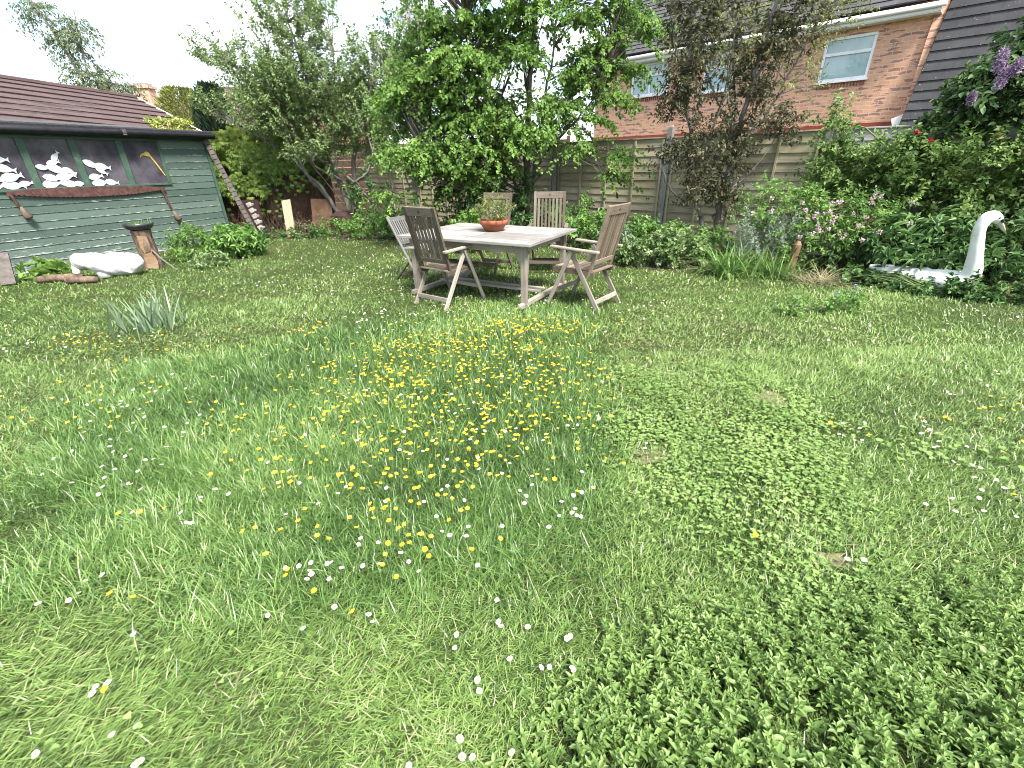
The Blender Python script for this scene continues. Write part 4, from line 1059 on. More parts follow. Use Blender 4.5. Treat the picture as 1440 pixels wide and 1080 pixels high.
# palmate: five leaflets fan out and hang
parts = []; rn = []
r0 = rng.random(n) * .6 + np.clip((z - 1.75) * .55, 0, .35) + .1 * snoise(x * 2, z * 2, 1.5, 1)
out_ = nrm(np.array([.15, -1, .25]) + rv(n, .45))
dn = nrm(np.array([0, -.35, -1.]) + rv(n, .25)); dn = nrm(dn - out_ * (dn * out_).sum(1, keepdims=True) * .6)
sd2 = np.cross(out_, dn)
Ls = rng.uniform(.06, .105, n)
for a in (-1.25, -.62, 0, .62, 1.25):
    d = dn * math.cos(a) + sd2 * math.sin(a)
    V, F, k = leaf_arrays(P, d, out_, Ls * (1 - .22 * abs(a) / 1.25), Ls * .36, LEAF4)
    parts.append((V, F)); rn.append(np.repeat(r0 + rng.random(n) * .12, k))
V, F = join_arrays(parts); np_mesh('leaves', V, F, M['lf_creeper'], np.concatenate(rn), cw)
# creeper tip over the shed roof end
plant('roof_creeper', 'yellow-green creeper tuft spilling over the roof end of the shed', 'plant', (-6.9, 11.2, 2.28), [(-6.95, 10.75, 2.33, .35, .6, .06, 1)], M['lf_creeper'], M['bark_brown'], None, 40, 14, (.06, .10), .5, (.08, .2), .3, .3, .004, .03, stems=4, limb_r=(.006, .003), crown='leaves', trunk='stems', rbias=.3)

# ------------------------------------------------------------------ trees
SC1 = 11.9 / 12
plant('multi_stemmed_tree', 'loose grey-green tree with several leaning stems between creeper and fence', 'tree', (-4.25, 11.95, 0),
      [(-4.3, 11.9, 3.0, 1.35, .9, .95, 3), (-5.2, 11.7, 2.6, .95, .7, .65, 1.6), (-3.4, 11.9, 2.2, .8, .7, .7, 1.5), (-4.5, 12, 4.2, 1.1, .8, .7, 1.3), (-5.5, 11.9, 3.35, .75, .6, .5, .8), (-3.0, 12.1, 3.2, .7, .6, .9, 1.1), (-6.5, 11.8, 2.6, .35, .35, .2, .15), (-6.2, 11.8, 3.6, .55, .3, .25, .16), (-4.3, 11.6, 1.7, .7, .45, .22, .6)],
      M['lf_apple'], M['bark_pale'],
      [([(-4.05, 11.9, 0), (-4.35, 11.85, .75), (-4.9, 11.8, 1.6), (-5.3, 11.8, 2.6), (-5.9, 11.8, 3.6)], .055, .012), ([(-4.1, 11.95, 0), (-4.5, 11.9, .9), (-5.15, 11.8, 1.75), (-6.2, 11.8, 2.4)], .05, .01),
       ([(-3.9, 11.9, 0), (-4.0, 11.9, .9), (-4.3, 11.9, 1.8), (-4.4, 11.9, 3.0), (-4.6, 11.9, 4.5)], .085, .015), ([(-3.8, 11.95, 0), (-3.75, 11.9, 1.0), (-3.55, 11.9, 1.9), (-3.1, 12, 2.9), (-2.7, 12, 3.9)], .075, .012),
       ([(-3.6, 11.8, 0.1), (-3.2, 11.75, .5), (-3.75, 11.7, 1.2), (-4.1, 11.7, 1.5), (-4.7, 11.6, 1.9)], .05, .012), ([(-3.75, 11.7, 1.1), (-3.3, 11.6, 1.35), (-3.1, 11.6, 1.8), (-3.3, 11.7, 2.4)], .035, .01), ([(-4.0, 11.8, 1.2), (-4.5, 11.6, 1.55), (-4.3, 11.6, 1.9), (-4.9, 11.6, 2.1)], .03, .01),
       ([(-4.3, 11.9, 1.9), (-3.9, 11.9, 2.7), (-3.7, 11.9, 3.9)], .04, .01), ([(-4.9, 11.8, 1.6), (-4.85, 11.8, 2.6), (-5.1, 11.8, 3.7)], .04, .01)],
      1250, 38, (.045, .085), .52, (.28, .62), .95, .15, .005, .05, shell=.35, out=.6)
# pale stems leaning through the lower branches
plant('fence_corner_shrub', 'sparse twiggy shrub with dark leaves leaning on the fence corner', 'shrub', (-3.2, 11.7, 0), [(-3.3, 11.7, .8, .55, .35, .55, 1), (-3.75, 11.6, 1.1, .4, .3, .4, .5)], M['lf_dark'], M['bark_brown'],
      [([(-2.75, 11.5, 0), (-3.2, 11.55, .7), (-3.7, 11.6, 1.3)], .03, .01), ([(-3.3, 11.7, 0), (-3.5, 11.7, .7), (-3.9, 11.7, 1.5)], .025, .008), ([(-3.6, 11.6, 0), (-4.1, 11.6, .9), (-4.6, 11.6, 1.6)], .022, .008)], 60, 22, (.05, .09), .5, (.15, .3), .4, .3, .004, .04)

KAT = []
_r = random.Random(5)
for z_, xa, xb, w_ in [(1.1, -1.5, -.3, .7), (1.45, -1.6, .0, 1.2), (1.85, -1.8, .1, 1.6), (2.25, -2.0, .2, 1.8), (2.7, -2.0, .3, 1.8), (3.15, -1.9, .35, 1.8), (3.65, -1.7, .6, 1.7), (4.15, -1.4, .9, 1.5), (4.65, -1.0, 1.4, 1.3)]:
    n_ = 4
    for q_ in range(n_):
        x_ = xa + (xb - xa) * (q_ + .5) / n_ + _r.uniform(-.15, .15)
        KAT.append((x_, 9.75 + _r.uniform(-.45, .3), z_ + _r.uniform(-.12, .12), .42, .5, .13, w_ / n_))
# sparser sprays on the side towards the house
KAT += [(-2.2, 9.3, 1.0, .35, .3, .1, .25), (1.3, 9.9, 3.8, .5, .5, .12, .32), (1.75, 9.9, 3.35, .5, .45, .12, .3), (1.5, 9.8, 2.75, .5, .5, .12, .34), (1.95, 9.7, 2.55, .35, .35, .1, .26), (1.3, 9.6, 2.2, .45, .4, .1, .26), (-2.0, 9.6, 1.75, .4, .4, .12, .4), (-1.9, 9.7, 2.5, .4, .4, .12, .4), (1.25, 9.5, 1.75, .45, .4, .12, .32), (1.2, 9.9, 2.5, .4, .4, .1, .3), (1.35, 10, 2.95, .4, .4, .1, .25), (1.0, 10, 2.15, .4, .3, .1, .25), (1.85, 9.3, 1.62, .3, .3, .08, .16), (1.75, 9.2, 1.3, .3, .25, .06, .12), (.85, 9.5, 2.45, .35, .35, .1, .2), (.75, 9.4, 1.95, .35, .3, .1, .2), (2.1, 9.9, 3.0, .4, .4, .1, .3), (2.3, 9.8, 3.5, .4, .4, .1, .3), (1.9, 10, 3.9, .5, .4, .12, .4), (2.0, 9.9, 4.3, .6, .4, .12, .4), (1.55, 9.9, 3.1, .45, .4, .1, .3), (-1.5, 10.2, 1.7, .5, .3, .5, .7), (-.8, 10.3, 2.4, .6, .3, .6, .9), (-1.4, 10.3, 3.2, .6, .3, .5, .8), (-.3, 10.4, 3.6, .6, .3, .5, .6), (.55, 9.9, 3.6, .5, .4, .12, .3), (.1, 9.3, 2.05, .4, .35, .1, .25), (-.25, 9.2, 1.7, .45, .35, .1, .3)]
plant('broad_leaved_tree', 'bright green broad-leaved tree with tiered drooping sprays behind the table', 'tree', (.42, 10.1, 0),
      KAT,
      M['lf_katsura'], M['bark'],
      [([(.42, 10.1, 0), (.42, 10.1, 1.0), (.40, 10.1, 2.0), (.46, 10.1, 3.2), (.6, 10.1, 4.7)], .095, .03), ([(.42, 10.1, .6), (.55, 10.1, 1.5), (.75, 10.1, 2.6), (1.0, 10.1, 4.2)], .045, .014), ([(.42, 10.1, .5), (.0, 10, 1.4), (-.6, 9.9, 2.2), (-1.2, 9.9, 3.4)], .04, .012),
       ([(.42, 10.1, .7), (-.1, 9.9, 1.2), (-.9, 9.7, 1.6), (-1.6, 9.6, 1.7)], .03, .008), ([(.41, 10.1, 1.2), (.9, 9.9, 1.8), (1.5, 9.8, 2.4), (1.9, 9.8, 3.1)], .03, .009), ([(.41, 10.1, 1.7), (.1, 9.9, 2.4), (-.5, 9.8, 3.0), (-.7, 9.8, 3.9)], .035, .01), ([(.5, 10.1, 1.1), (.95, 9.7, 1.5), (1.5, 9.4, 1.7)], .018, .006), ([(.38, 10.1, 1.0), (.2, 9.6, 1.4), (-.2, 9.4, 1.6)], .02, .007),
       ([(.5, 10.1, 1.8), (.35, 10.1, 3.0), (.2, 10.1, 4.4)], .03, .01), ([(.42, 10.1, .3), (-.6, 9.7, .9), (-1.4, 9.35, 1.15), (-2.1, 9.3, 1.05)], .02, .005)],
      1950, 33, (.045, .075), .8, (.3, .7), .0, .85, .004, .05, shape=LEAF6, flat=.7, shell=.15, leafup=1.6, out=.7)
plant('hawthorn_tree', 'taller dull green tree with cream blossom beyond the fence corner', 'tree', (-2.4, 14.9, 0),
      [(-2.9, 14.8, 3.5, 1.1, .8, 1.2, 2), (-2.1, 14.9, 4.7, 1.1, .8, .8, 1.2), (-3.3, 14.9, 2.5, .8, .7, .7, 1.2), (-1.6, 14.9, 3.2, .7, .6, .8, .8), (-3.1, 14.9, 4.4, .7, .6, .6, .7)], M['lf_dark'], M['bark'],
      [([(-2.4, 14.9, 0), (-2.4, 14.9, 2), (-2.2, 14.9, 4.8)], .06, .02), ([(-2.4, 14.9, 1.2), (-3, 14.9, 2.6), (-3.1, 14.9, 3.6)], .05, .012), ([(-2.4, 14.9, 1.5), (-1.7, 14.9, 3), (-1.4, 14.9, 4)], .05, .012)], 330, 24, (.06, .1), .6, (.25, .5), .4, .3, .006, .07, shell=.5)
o = bpy.data.objects['hawthorn_tree']
n = 1100; P = np.array([-2.1 + 2.4, 14.15 - 14.9, 4.7]) + rv(n) * np.array([.8, .35, .4]) * rng.random((n, 1)) ** .4
V, F, k = leaf_arrays(P, rv(n), rv(n), .05, .045); np_mesh('blossom', V, F, M['cream'], np.repeat(rng.random(n), k), o)

def cs(p, s=8.25 / 8.9): return (p[0] * s, p[1] * s, 1.5 + (p[2] - 1.5) * s)
L1 = [cs(p) for p in [(3.86, 8.9, -.1), (3.6, 8.9, .5), (3.38, 8.9, 1.0), (3.2, 8.9, 1.8), (3.02, 8.9, 2.6), (2.95, 8.9, 3.5), (2.9, 8.9, 4.6)]]
L2 = [cs(p) for p in [(3.92, 8.9, -.1), (3.94, 8.9, .6), (3.98, 8.9, 1.2), (4.05, 8.9, 2.1), (4.12, 8.9, 2.9), (4.25, 8.9, 3.8), (4.4, 8.9, 4.8)]]
def br(*ps): return [cs(p) for p in ps]
def col(p, r, w): q = cs(p); return (q[0], q[1], q[2], r[0], r[1], r[2], w)
plant('bronze_leaved_tree', 'bronze-leaved tree with two slender upright stems against the fence', 'tree', (3.6, 8.25, 0),
      [col((3.2, 8.85, 1.7), (.28, .25, .55), .9), col((3.0, 8.85, 2.6), (.36, .3, .6), 1.3), col((2.95, 8.85, 3.6), (.42, .35, .6), 1.3), col((4.05, 8.85, 1.6), (.28, .25, .6), .8), col((4.1, 8.85, 2.5), (.33, .3, .6), 1.2), col((4.4, 8.85, 3.2), (.48, .35, .5), 1.5), col((4.5, 8.85, 3.9), (.55, .4, .5), 1.4), col((3.6, 8.85, 1.8), (.35, .25, .5), .4), col((2.75, 8.8, 1.5), (.16, .16, .22), .2), col((2.85, 8.8, 2.3), (.2, .2, .25), .3), col((4.65, 8.8, 2.0), (.2, .2, .3), .4), col((3.7, 8.85, .9), (.4, .25, .3), .5), col((3.42, 8.8, .95), (.22, .2, .45), .6), col((3.98, 8.8, .85), (.22, .2, .45), .6), col((3.2, 8.85, 3.1), (.3, .3, .5), .6), col((3.75, 8.85, 2.6), (.3, .25, .5), .4), col((4.85, 8.8, 1.9), (.15, .15, .15), .15), col((3.65, 8.85, 3.4), (.45, .35, .7), .5)],
      M['lf_purple'], M['bark_pale'],
      [(L1, .05, .016), (L2, .06, .018), (br((3.3, 8.9, 1.3), (3.55, 8.9, 1.9), (3.7, 8.9, 2.8), (3.65, 8.9, 3.9)), .025, .008), (br((3.2, 8.9, .85), (2.95, 8.8, 1.0), (2.75, 8.8, 1.35), (2.7, 8.8, 1.7)), .018, .006), (br((4.0, 8.9, 1.4), (4.35, 8.9, 2.2), (4.7, 8.9, 3.3)), .025, .008), (br((4.0, 8.9, 1.7), (3.75, 8.9, 2.4), (3.6, 8.9, 3.2)), .02, .007), (br((3.1, 8.9, 2.2), (2.85, 8.9, 2.8), (2.6, 8.9, 3.6)), .02, .007), (br((4.1, 8.9, 2.6), (4.5, 8.9, 3.4), (4.9, 8.9, 4.2)), .02, .007), (br((3.95, 8.9, .9), (4.4, 8.9, 1.3), (4.75, 8.9, 1.9)), .018, .006), (br((3.05, 8.9, 2.5), (3.2, 8.9, 3.4), (3.3, 8.9, 4.4)), .018, .006)],
      800, 20, (.045, .08), .5, (.15, .34), .5, .45, .0045, .045, shell=.2, out=.7)
plant('olive_leaved_tree', 'thin airy tree with yellow-olive leaves between the fence and the house', 'tree', (4.8, 10.6, 0),
      [(4.5, 10.6, 3.6, .9, .6, .9, 1.5), (4.0, 10.7, 4.4, .9, .6, .7, 1), (5.6, 10.3, 3.0, .5, .4, .8, .8), (3.5, 10.7, 3.6, .5, .4, .5, .5), (5.9, 10.2, 4.0, .7, .5, .7, .8)], M['lf_olive'], M['bark'],
      [([(4.8, 10.6, 0), (4.7, 10.6, 2), (4.4, 10.6, 3.4), (4.1, 10.6, 4.8)], .05, .012), ([(4.8, 10.6, 1.2), (5.3, 10.5, 2.4), (5.8, 10.3, 3.8)], .035, .01), ([(4.7, 10.6, 1.9), (4.0, 10.7, 3.0), (3.5, 10.7, 3.8)], .03, .01)], 330, 18, (.045, .08), .5, (.2, .45), .5, .3, .004, .05, shell=.3)

plant('birch_tree', 'pale feathery birch tree rising far behind the brown-red roof', 'tree', (-20.8, 27, 0),
      [(-20.6, 27, 5.4, 1.3, 1, 1.0, 1.6), (-21.4, 27, 7.1, 1.0, .9, 1.0, 1.3), (-22.2, 27, 8.4, .6, .6, .7, .6), (-20.6, 27, 7.6, .8, .7, .8, .6), (-19.4, 27, 5.2, .7, .6, .6, .6), (-21.6, 27, 4.6, .9, .8, 1.0, 1)], M['lf_birch'], M['bark_pale'],
      [([(-20.8, 27, 0), (-21, 27, 4), (-21.4, 27, 6.5), (-22.3, 27, 9.0)], .14, .03), ([(-20.9, 27, 3), (-20.3, 27, 5), (-19.5, 27, 5.9)], .06, .015), ([(-21, 27, 4.3), (-20.7, 27, 6.6), (-20.4, 27, 8.3)], .06, .015)], 380, 22, (.09, .15), .6, (.4, .8), -.2, 1.1, .008, .12, shell=.2)
def conifer(name, label, base, h, r, mat, n, up, ls, pw=.6):
    root = thing(name, label, 'tree', base)
    t = rng.random(n) ** .8; a = rng.uniform(0, 6.283, n)
    prof = np.sin(np.clip(t * .86 + .12, 0, 1) * np.pi) ** pw
    prof = np.where(t > .0, prof, prof); rr = r * prof * (rng.random(n) ** .25) * (1 + .12 * np.sin(a * 5 + t * 9))
    P = np.stack([rr * np.cos(a), rr * np.sin(a), t * h], 1)
    d = nrm(np.stack([np.cos(a) * .6, np.sin(a) * .6, np.full(n, up)], 1) + rv(n, .35))
    V, F, k = leaf_arrays(P, d, rv(n), rng.uniform(ls[0], ls[1], n), .05 + .0 * t)
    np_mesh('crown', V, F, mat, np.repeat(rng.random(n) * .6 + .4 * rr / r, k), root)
    m = MB(); m.tube([(0, 0, 0), (0, 0, h * .8)], [.12, .03], 8); m.build('trunk', M['bark_brown'], root)
conifer('golden_conifer', 'rounded yellow-green conifer in front of the far house', (-12.6, 20.5, 0), 4.25, 1.0, M['lf_gold'], 9000, .5, (.10, .18), .35)
conifer('dark_conifer', 'dark narrow conifer next to the rounded yellow-green one', (-10.85, 19.5, 0), 4.15, .8, M['lf_conifer'], 8000, 1.4, (.15, .3), .5)
plant('background_shrub', 'grey-green bushy tree behind the creeper wall', 'tree', (-7.0, 14.8, 0), [(-6.6, 14.8, 2.7, 1.4, .7, .7, 1), (-5.2, 14.9, 2.9, 1.3, .7, .8, 1)], M['lf_apple'], M['bark'], None, 260, 24, (.06, .1), .5, (.25, .5), .4, .2, .006, .06, stems=6, limb_r=(.05, .015))

# ------------------------------------------------------------------ right-hand border
plant('lilac_bush', 'dark lilac bush with purple flower heads rising over the fence', 'bush', (6.75, 6.9, 0),
      [(6.35, 6.75, 2.2, .55, .45, .5, 2.2), (6.75, 6.6, 2.75, .6, .5, .45, 1.5), (6.0, 6.8, 2.0, .3, .3, .25, .7), (7.1, 6.4, 2.2, .6, .5, .7, 1.2)], M['lf_lilac'], M['bark'],
      [([(6.75, 7, 0), (6.7, 6.95, 1.2), (6.6, 6.9, 2.6)], .04, .012), ([(6.8, 7, 0), (7.0, 6.9, 1.4), (7.1, 6.8, 2.9)], .04, .012), ([(6.7, 7, .5), (6.4, 7, 1.6), (6.2, 7, 2.1)], .025, .008)], 330, 24, (.06, .10), .6, (.15, .3), .4, .35, .005, .05, shape=LEAF6, shell=.4)
lb = bpy.data.objects['lilac_bush']; bb = np.array(lb.location)
for c, r_ in [((5.50, 6.02, 2.42), .12), ((5.62, 6.05, 2.26), .11), ((5.7, 6.0, 2.36), .09), ((5.95, 5.8, 2.5), .11), ((6.15, 6.2, 2.52), .08), ((6.05, 5.85, 1.92), .08), ((5.45, 6.15, 2.08), .07), ((6.2, 6.25, 2.62), .07)]:
    n = 260; t = rng.random(n); d = rv(n)
    P = np.array(c) - bb + d * np.stack([np.full(n, .45), np.full(n, .45), np.full(n, 1)], 1) * r_ * (rng.random((n, 1)) ** .4) + np.array([-.02, -.03, 0])
    V, F, k = leaf_arrays(P, nrm(d + rv(n, .6)), rv(n), .026, .026); np_mesh('flower_panicle', V, F, M['lilacfl'], np.repeat(rng.random(n), k), lb)

rose_blobs = []
for s_, z_, r_, w_ in [(5.35, 1.6, (.25, .25, .35), .6), (5.6, 1.35, (.45, .35, .45), 1.4), (6.3, 1.55, (.6, .35, .32), 1.8), (7.0, 1.5, (.6, .4, .4), 1.9), (7.7, 1.5, (.55, .4, .4), 1.7), (8.3, 1.4, (.55, .45, .45), 1.5), (7.3, 1.0, (.7, .4, .4), 1.4), (8.1, .85, (.6, .5, .5), 1.4), (6.4, 1.05, (.6, .35, .35), 1.0), (8.9, 1.2, (.6, .5, .6), 1.2), (5.2, 2.1, (.14, .12, .16), .16)]:
    p = fpt(s_, .38, z_ - .14); rose_blobs.append((p.x, p.y, p.z, r_[0], r_[1], r_[2], w_))
rb0 = fpt(6.9, .3)
plant('climbing_rose', 'sprawling climbing rose with a few red blooms covering the fence', 'climber', (rb0.x, rb0.y, 0), rose_blobs, M['lf_rose'], M['greenstem'],
      [([tuple(fpt(6.9 + k * .15, .3, 0)), tuple(fpt(6.9 + k * .5, .35, .8)), tuple(fpt(6.9 + k * .9, .4, 1.6))], .02, .006) for k in (-1.7, -1.1, -.5, .2, .8, 1.4, 2.0)], 1150, 22, (.045, .085), .6, (.2, .45), .35, .35, .004, .06, shell=.45)
ro_ = bpy.data.objects['climbing_rose']; bb = np.array(ro_.location)
def ball(c, r, n, mat, name, parent, ls):
    d = rv(n); V, F, k = leaf_arrays(np.array(c) - bb + d * r * .45 * rng.random((n, 1)) ** .5, nrm(d + rv(n, .5)), rv(n), r * ls, r * ls * .9)
    return np_mesh(name, V, F, mat, np.repeat(rng.random(n), k), parent)
for c in [(5.27, 6.55, 1.76), (5.27, 6.3, 1.66), (5.85, 6.05, 1.70), (4.30, 6.7, .94)]:
    ball(c, .032, 40, M['red'], 'rose_bloom', ro_, .75)

plant('pink_weigela', 'leafy bush dotted with clusters of pale pink and white flowers', 'bush', (4.2, 6.85, 0),
      [(4.05, 6.85, .72, .55, .35, .38, 1.5), (4.55, 6.6, .7, .5, .4, .38, 1.5), (5.0, 6.5, .62, .45, .35, .35, 1), (3.75, 7.0, .85, .35, .25, .3, .7), (4.4, 6.6, .35, .7, .4, .28, 1)], M['lf_mid'], M['bark_brown'], None, 420, 20, (.04, .07), .42, (.15, .32), .4, .3, .003, .035, stems=12, limb_r=(.012, .005))
wg = bpy.data.objects['pink_weigela']; bb = np.array(wg.location)
fl_pts = [(1086, 279, 6.55), (1058, 300, 6.7), (1085, 297, 6.55), (1135, 308, 6.2), (1145, 305, 6.2), (1150, 315, 6.1), (1160, 300, 6.2), (1168, 298, 6.2), (1170, 312, 6.1), (1175, 305, 6.1), (1165, 322, 6.1), (1155, 325, 6.1), (1142, 328, 6.1), (1150, 320, 6.1), (1180, 328, 6.05), (1190, 330, 6.05), (1185, 335, 6.0), (1208, 318, 6.0), (1217, 306, 6.1), (1212, 338, 5.95), (1200, 300, 6.15), (1225, 285, 6.2), (1232, 272, 6.2), (1228, 278, 6.2), (1240, 276, 6.2), (1183, 283, 6.3), (1178, 285, 6.3), (1280, 314, 5.95), (1282, 285, 6.0), (1236, 326, 5.95), (1128, 285, 6.4), (1132, 296, 6.3), (1170, 287, 6.3), (1125, 333, 6.1), (1148, 300, 6.2)]
for u, v, y in fl_pts:
    # (u, v) were read off the photograph once; converted here into garden coordinates at depth y
    d = fw * 630 + rt * (u - 720) - upv * (v - 540); c = Vector((0, 0, 1.5)) + d * (y / d.y)
    ball(tuple(c), random.uniform(.03, .05), 16, M['pink'], 'blossom', wg, .6)
plant('peony_bush', 'dark green bush with long pointed leaves arching over the swan body', 'bush', (5.45, 6.1, 0),
      [(5.1, 6.15, .5, .42, .25, .26, 1.4), (5.6, 5.95, .48, .4, .25, .26, 1), (5.35, 5.75, .36, .3, .22, .16, .9), (5.05, 5.75, .3, .3, .16, .12, .7), (5.95, 5.6, .35, .35, .3, .28, .8)], M['lf_dark'], M['greenstem'], None, 130, 16, (.10, .16), .3, (.12, .25), .5, .5, .0035, .03, stems=14, limb_r=(.008, .004), shape=LEAF6)
plant('silver_bush', 'silvery grey-leaved bush with upright spikes beside the stake', 'bush', (3.75, 6.75, 0), [(3.6, 6.75, .42, .26, .2, .3, 1), (3.95, 6.75, .5, .2, .18, .28, .7)], M['lf_silver'], M['bark_pale'], None, 120, 26, (.035, .06), .18, (.18, .32), 1.2, -.1, .002, .012, stems=12, limb_r=(.006, .003), crown='leaves', trunk='stems')
strap_clump('daylily_clump', 'arching clump of bright green strap leaves beneath the bronze-leaved tree', 'plant', (3.15, 6.45, 0), 260, (.35, .62), (.012, .02), M['lf_strap'], .13, (5, 60), 75)
strap_clump('dark_strap_clump', 'darker strap-leaved clump beside the wooden stake', 'plant', (3.72, 6.3, 0), 170, (.3, .5), (.01, .018), M['lf_strap'], .13, (5, 65), 70)
strap_clump('dry_grass_clump', 'flopped pale drying clump of long leaves at the bed edge', 'plant', (4.05, 5.85, 0), 130, (.25, .5), (.006, .012), M['straw'], .10, (45, 85), 25)
strap_clump('iris_clump', 'upright grey-green clump of sword leaves alone on the lawn', 'plant', (-3.75, 4.5, 0), 70, (.2, .45), (.014, .026), M['lf_iris'], .13, (0, 30), 25)
plant('variegated_shrub', 'low shrub with pale variegated leaves beside the daylily clump', 'shrub', (2.35, 7.2, 0), [(2.2, 7.2, .25, .55, .25, .22, 1.4), (2.65, 7.0, .22, .4, .22, .2, 1), (2.5, 7.4, .32, .35, .25, .18, .8)], M['lf_varieg'], M['greenstem'], None, 190, 20, (.04, .075), .65, (.08, .18), .3, .3, .0025, .03, stems=12, limb_r=(.006, .003), shape=LEAF6)
plant('fence_side_shrub', 'mid-green leafy shrub against the fence beyond the brown armchair', 'shrub', (1.75, 8.6, 0), [(1.6, 8.6, .34, .5, .35, .3, 1.2), (2.2, 8.2, .28, .45, .35, .24, 1.2), (1.25, 9.2, .5, .4, .3, .34, .7)], M['lf_mid'], M['greenstem'], None, 230, 22, (.06, .1), .42, (.12, .28), .5, .3, .003, .035, stems=14, limb_r=(.008, .004))
plant('spurge_plant', 'blue-green spiky-leaved plant in front of the fence-side shrub', 'plant', (1.75, 7.5, 0), [(1.75, 7.5, .3, .25, .2, .2, 1)], M['lf_iris'], M['greenstem'], None, 45, 26, (.06, .1), .2, (.1, .2), .7, .2, .003, .02, stems=8, limb_r=(.006, .004), crown='leaves', trunk='stems')
plant('bedding_shrub', 'mixed green leafy shrub along the fence foot by the bronze-leaved tree', 'shrub', (2.9, 7.9, 0), [(2.9, 7.9, .25, .5, .3, .2, 1), (3.3, 7.6, .2, .4, .25, .18, 1), (2.5, 8.2, .28, .4, .3, .2, 1)], M['lf_mid'], M['greenstem'], None, 170, 20, (.05, .085), .5, (.1, .25), .4, .3, .003, .03, stems=12, limb_r=(.007, .003))
plant('ivy_edging', 'dark low ivy spreading around the foot of the swan', 'ground cover', (5.7, 5.0, 0), [(5.3, 5.02, .07, .2, .08, .09, .9), (5.15, 5.22, .06, .15, .06, .07, .5), (5.6, 4.9, .05, .3, .12, .06, .8), (5.95, 4.75, .16, .4, .22, .16, 1.3), (6.4, 4.6, .25, .5, .3, .25, 1.3), (4.95, 5.32, .04, .3, .12, .06, .8), (4.72, 5.6, .05, .2, .12, .07, .5), (4.5, 5.85, .08, .25, .15, .09, .5)], M['lf_dark'], M['greenstem'], None, 210, 22, (.035, .065), .75, (.08, .2), .2, .3, .002, .03, stems=14, limb_r=(.005, .002), crown='leaves', trunk='stems', shape=LEAF6)
plant('border_filler', 'deep green bush filling the bed under the climbing rose', 'bush', (6.6, 5.6, 0), [(6.3, 5.9, .55, .55, .4, .5, 1), (6.9, 5.3, .55, .6, .45, .5, 1), (5.2, 6.6, .35, .5, .3, .3, .6), (4.5, 6.45, .15, .4, .2, .14, .4)], M['lf_lilac'], M['greenstem'], None, 190, 22, (.045, .085), .5, (.15, .3), .4, .3, .003, .04, stems=12, limb_r=(.01, .004))
plant('bluebell_patch', 'low leafy patch with small blue flowers standing in the lawn', 'plant', (3.35, 4.66, 0), [(3.0, 4.62, .07, .16, .08, .07, .6), (3.5, 4.6, .08, .24, .10, .08, 1), (3.75, 4.8, .07, .14, .08, .07, .5)], M['lf_mid'], M['greenstem'], None, 60, 18, (.03, .055), .5, (.06, .12), .4, .3, .002, .02, stems=6, limb_r=(.003, .002), crown='leaves', trunk='stems')
bp = bpy.data.objects['bluebell_patch']; bb = np.array(bp.location)
for c in [(3.75, 4.8, .24), (3.72, 4.74, .2), (3.0, 4.66, .2), (3.03, 4.62, .16), (3.5, 4.7, .18)]:
    ball(c, .024, 18, M['blue'], 'blossom', bp, .6)

# ------------------------------------------------------------------ under the trees and along the shed
plant('dark_evergreen', 'dense dark evergreen shrub under the tree behind the table', 'shrub', (-.1, 9.9, 0), [(-.4, 9.8, .55, .8, .5, .5, 1.6), (.35, 9.7, .55, .6, .45, .5, 1.2), (-1.0, 9.9, .7, .5, .4, .5, 1), (.9, 9.6, .5, .4, .35, .45, .7), (-.2, 9.9, 1.1, .8, .45, .4, .8)], M['lf_dark'], M['bark_brown'], None, 330, 22, (.06, .10), .5, (.15, .3), .4, .3, .004, .045, stems=14, limb_r=(.014, .006))
plant('bright_shrub', 'small brighter green shrub glimpsed beyond the terracotta bowl', 'shrub', (-.75, 8.6, 0), [(-.75, 8.6, .42, .32, .25, .32, 1)], M['lf_katsura'], M['greenstem'], None, 60, 18, (.05, .085), .55, (.1, .2), .4, .3, .003, .03, stems=7, limb_r=(.007, .003))
plant('nettle_patch', 'dark leafy ground plants in the corner below the multi-stemmed tree', 'plant', (-3.2, 10.75, 0), [(-3.2, 10.75, .25, .55, .35, .28, 1.2), (-2.5, 10.5, .3, .5, .35, .32, 1.2), (-4.0, 11.0, .16, .5, .25, .18, .9), (-1.8, 10.2, .3, .5, .35, .32, 1)], M['lf_mid'], M['greenstem'], None, 260, 20, (.05, .09), .5, (.1, .22), .5, .3, .003, .03, stems=20, limb_r=(.006, .003), crown='leaves', trunk='stems')
plant('low_edging_plant', 'low dark edging plants at the foot of the creeper wall', 'plant', (-5.3, 10.95, 0), [(-5.5, 10.95, .08, .5, .15, .1, 1), (-4.8, 10.95, .1, .35, .15, .11, 1), (-4.45, 10.9, .14, .2, .15, .14, .6)], M['lf_dark'], M['greenstem'], None, 90, 16, (.04, .07), .5, (.06, .14), .4, .3, .002, .03, stems=10, limb_r=(.004, .002), crown='leaves', trunk='stems')
plant('fine_leaved_plant', 'fine-leaved green plant at the shed wall nearest the carved log', 'plant', (-5.85, 8.6, 0), [(-5.85, 8.55, .25, .3, .3, .25, 1)], M['lf_mid'], M['greenstem'], None, 90, 24, (.05, .08), .25, (.12, .24), .7, .2, .002, .02, stems=9, limb_r=(.005, .003), crown='leaves', trunk='stems')
plant('rounded_perennial', 'rounded clump of dark glossy leaves near the end of the shed', 'plant', (-5.15, 8.75, 0), [(-5.15, 8.75, .24, .5, .35, .24, 1)], M['lf_mid'], M['greenstem'], None, 150, 18, (.08, .13), .34, (.1, .2), .5, .5, .003, .03, stems=16, limb_r=(.006, .003), crown='leaves', trunk='stems', shape=LEAF6)
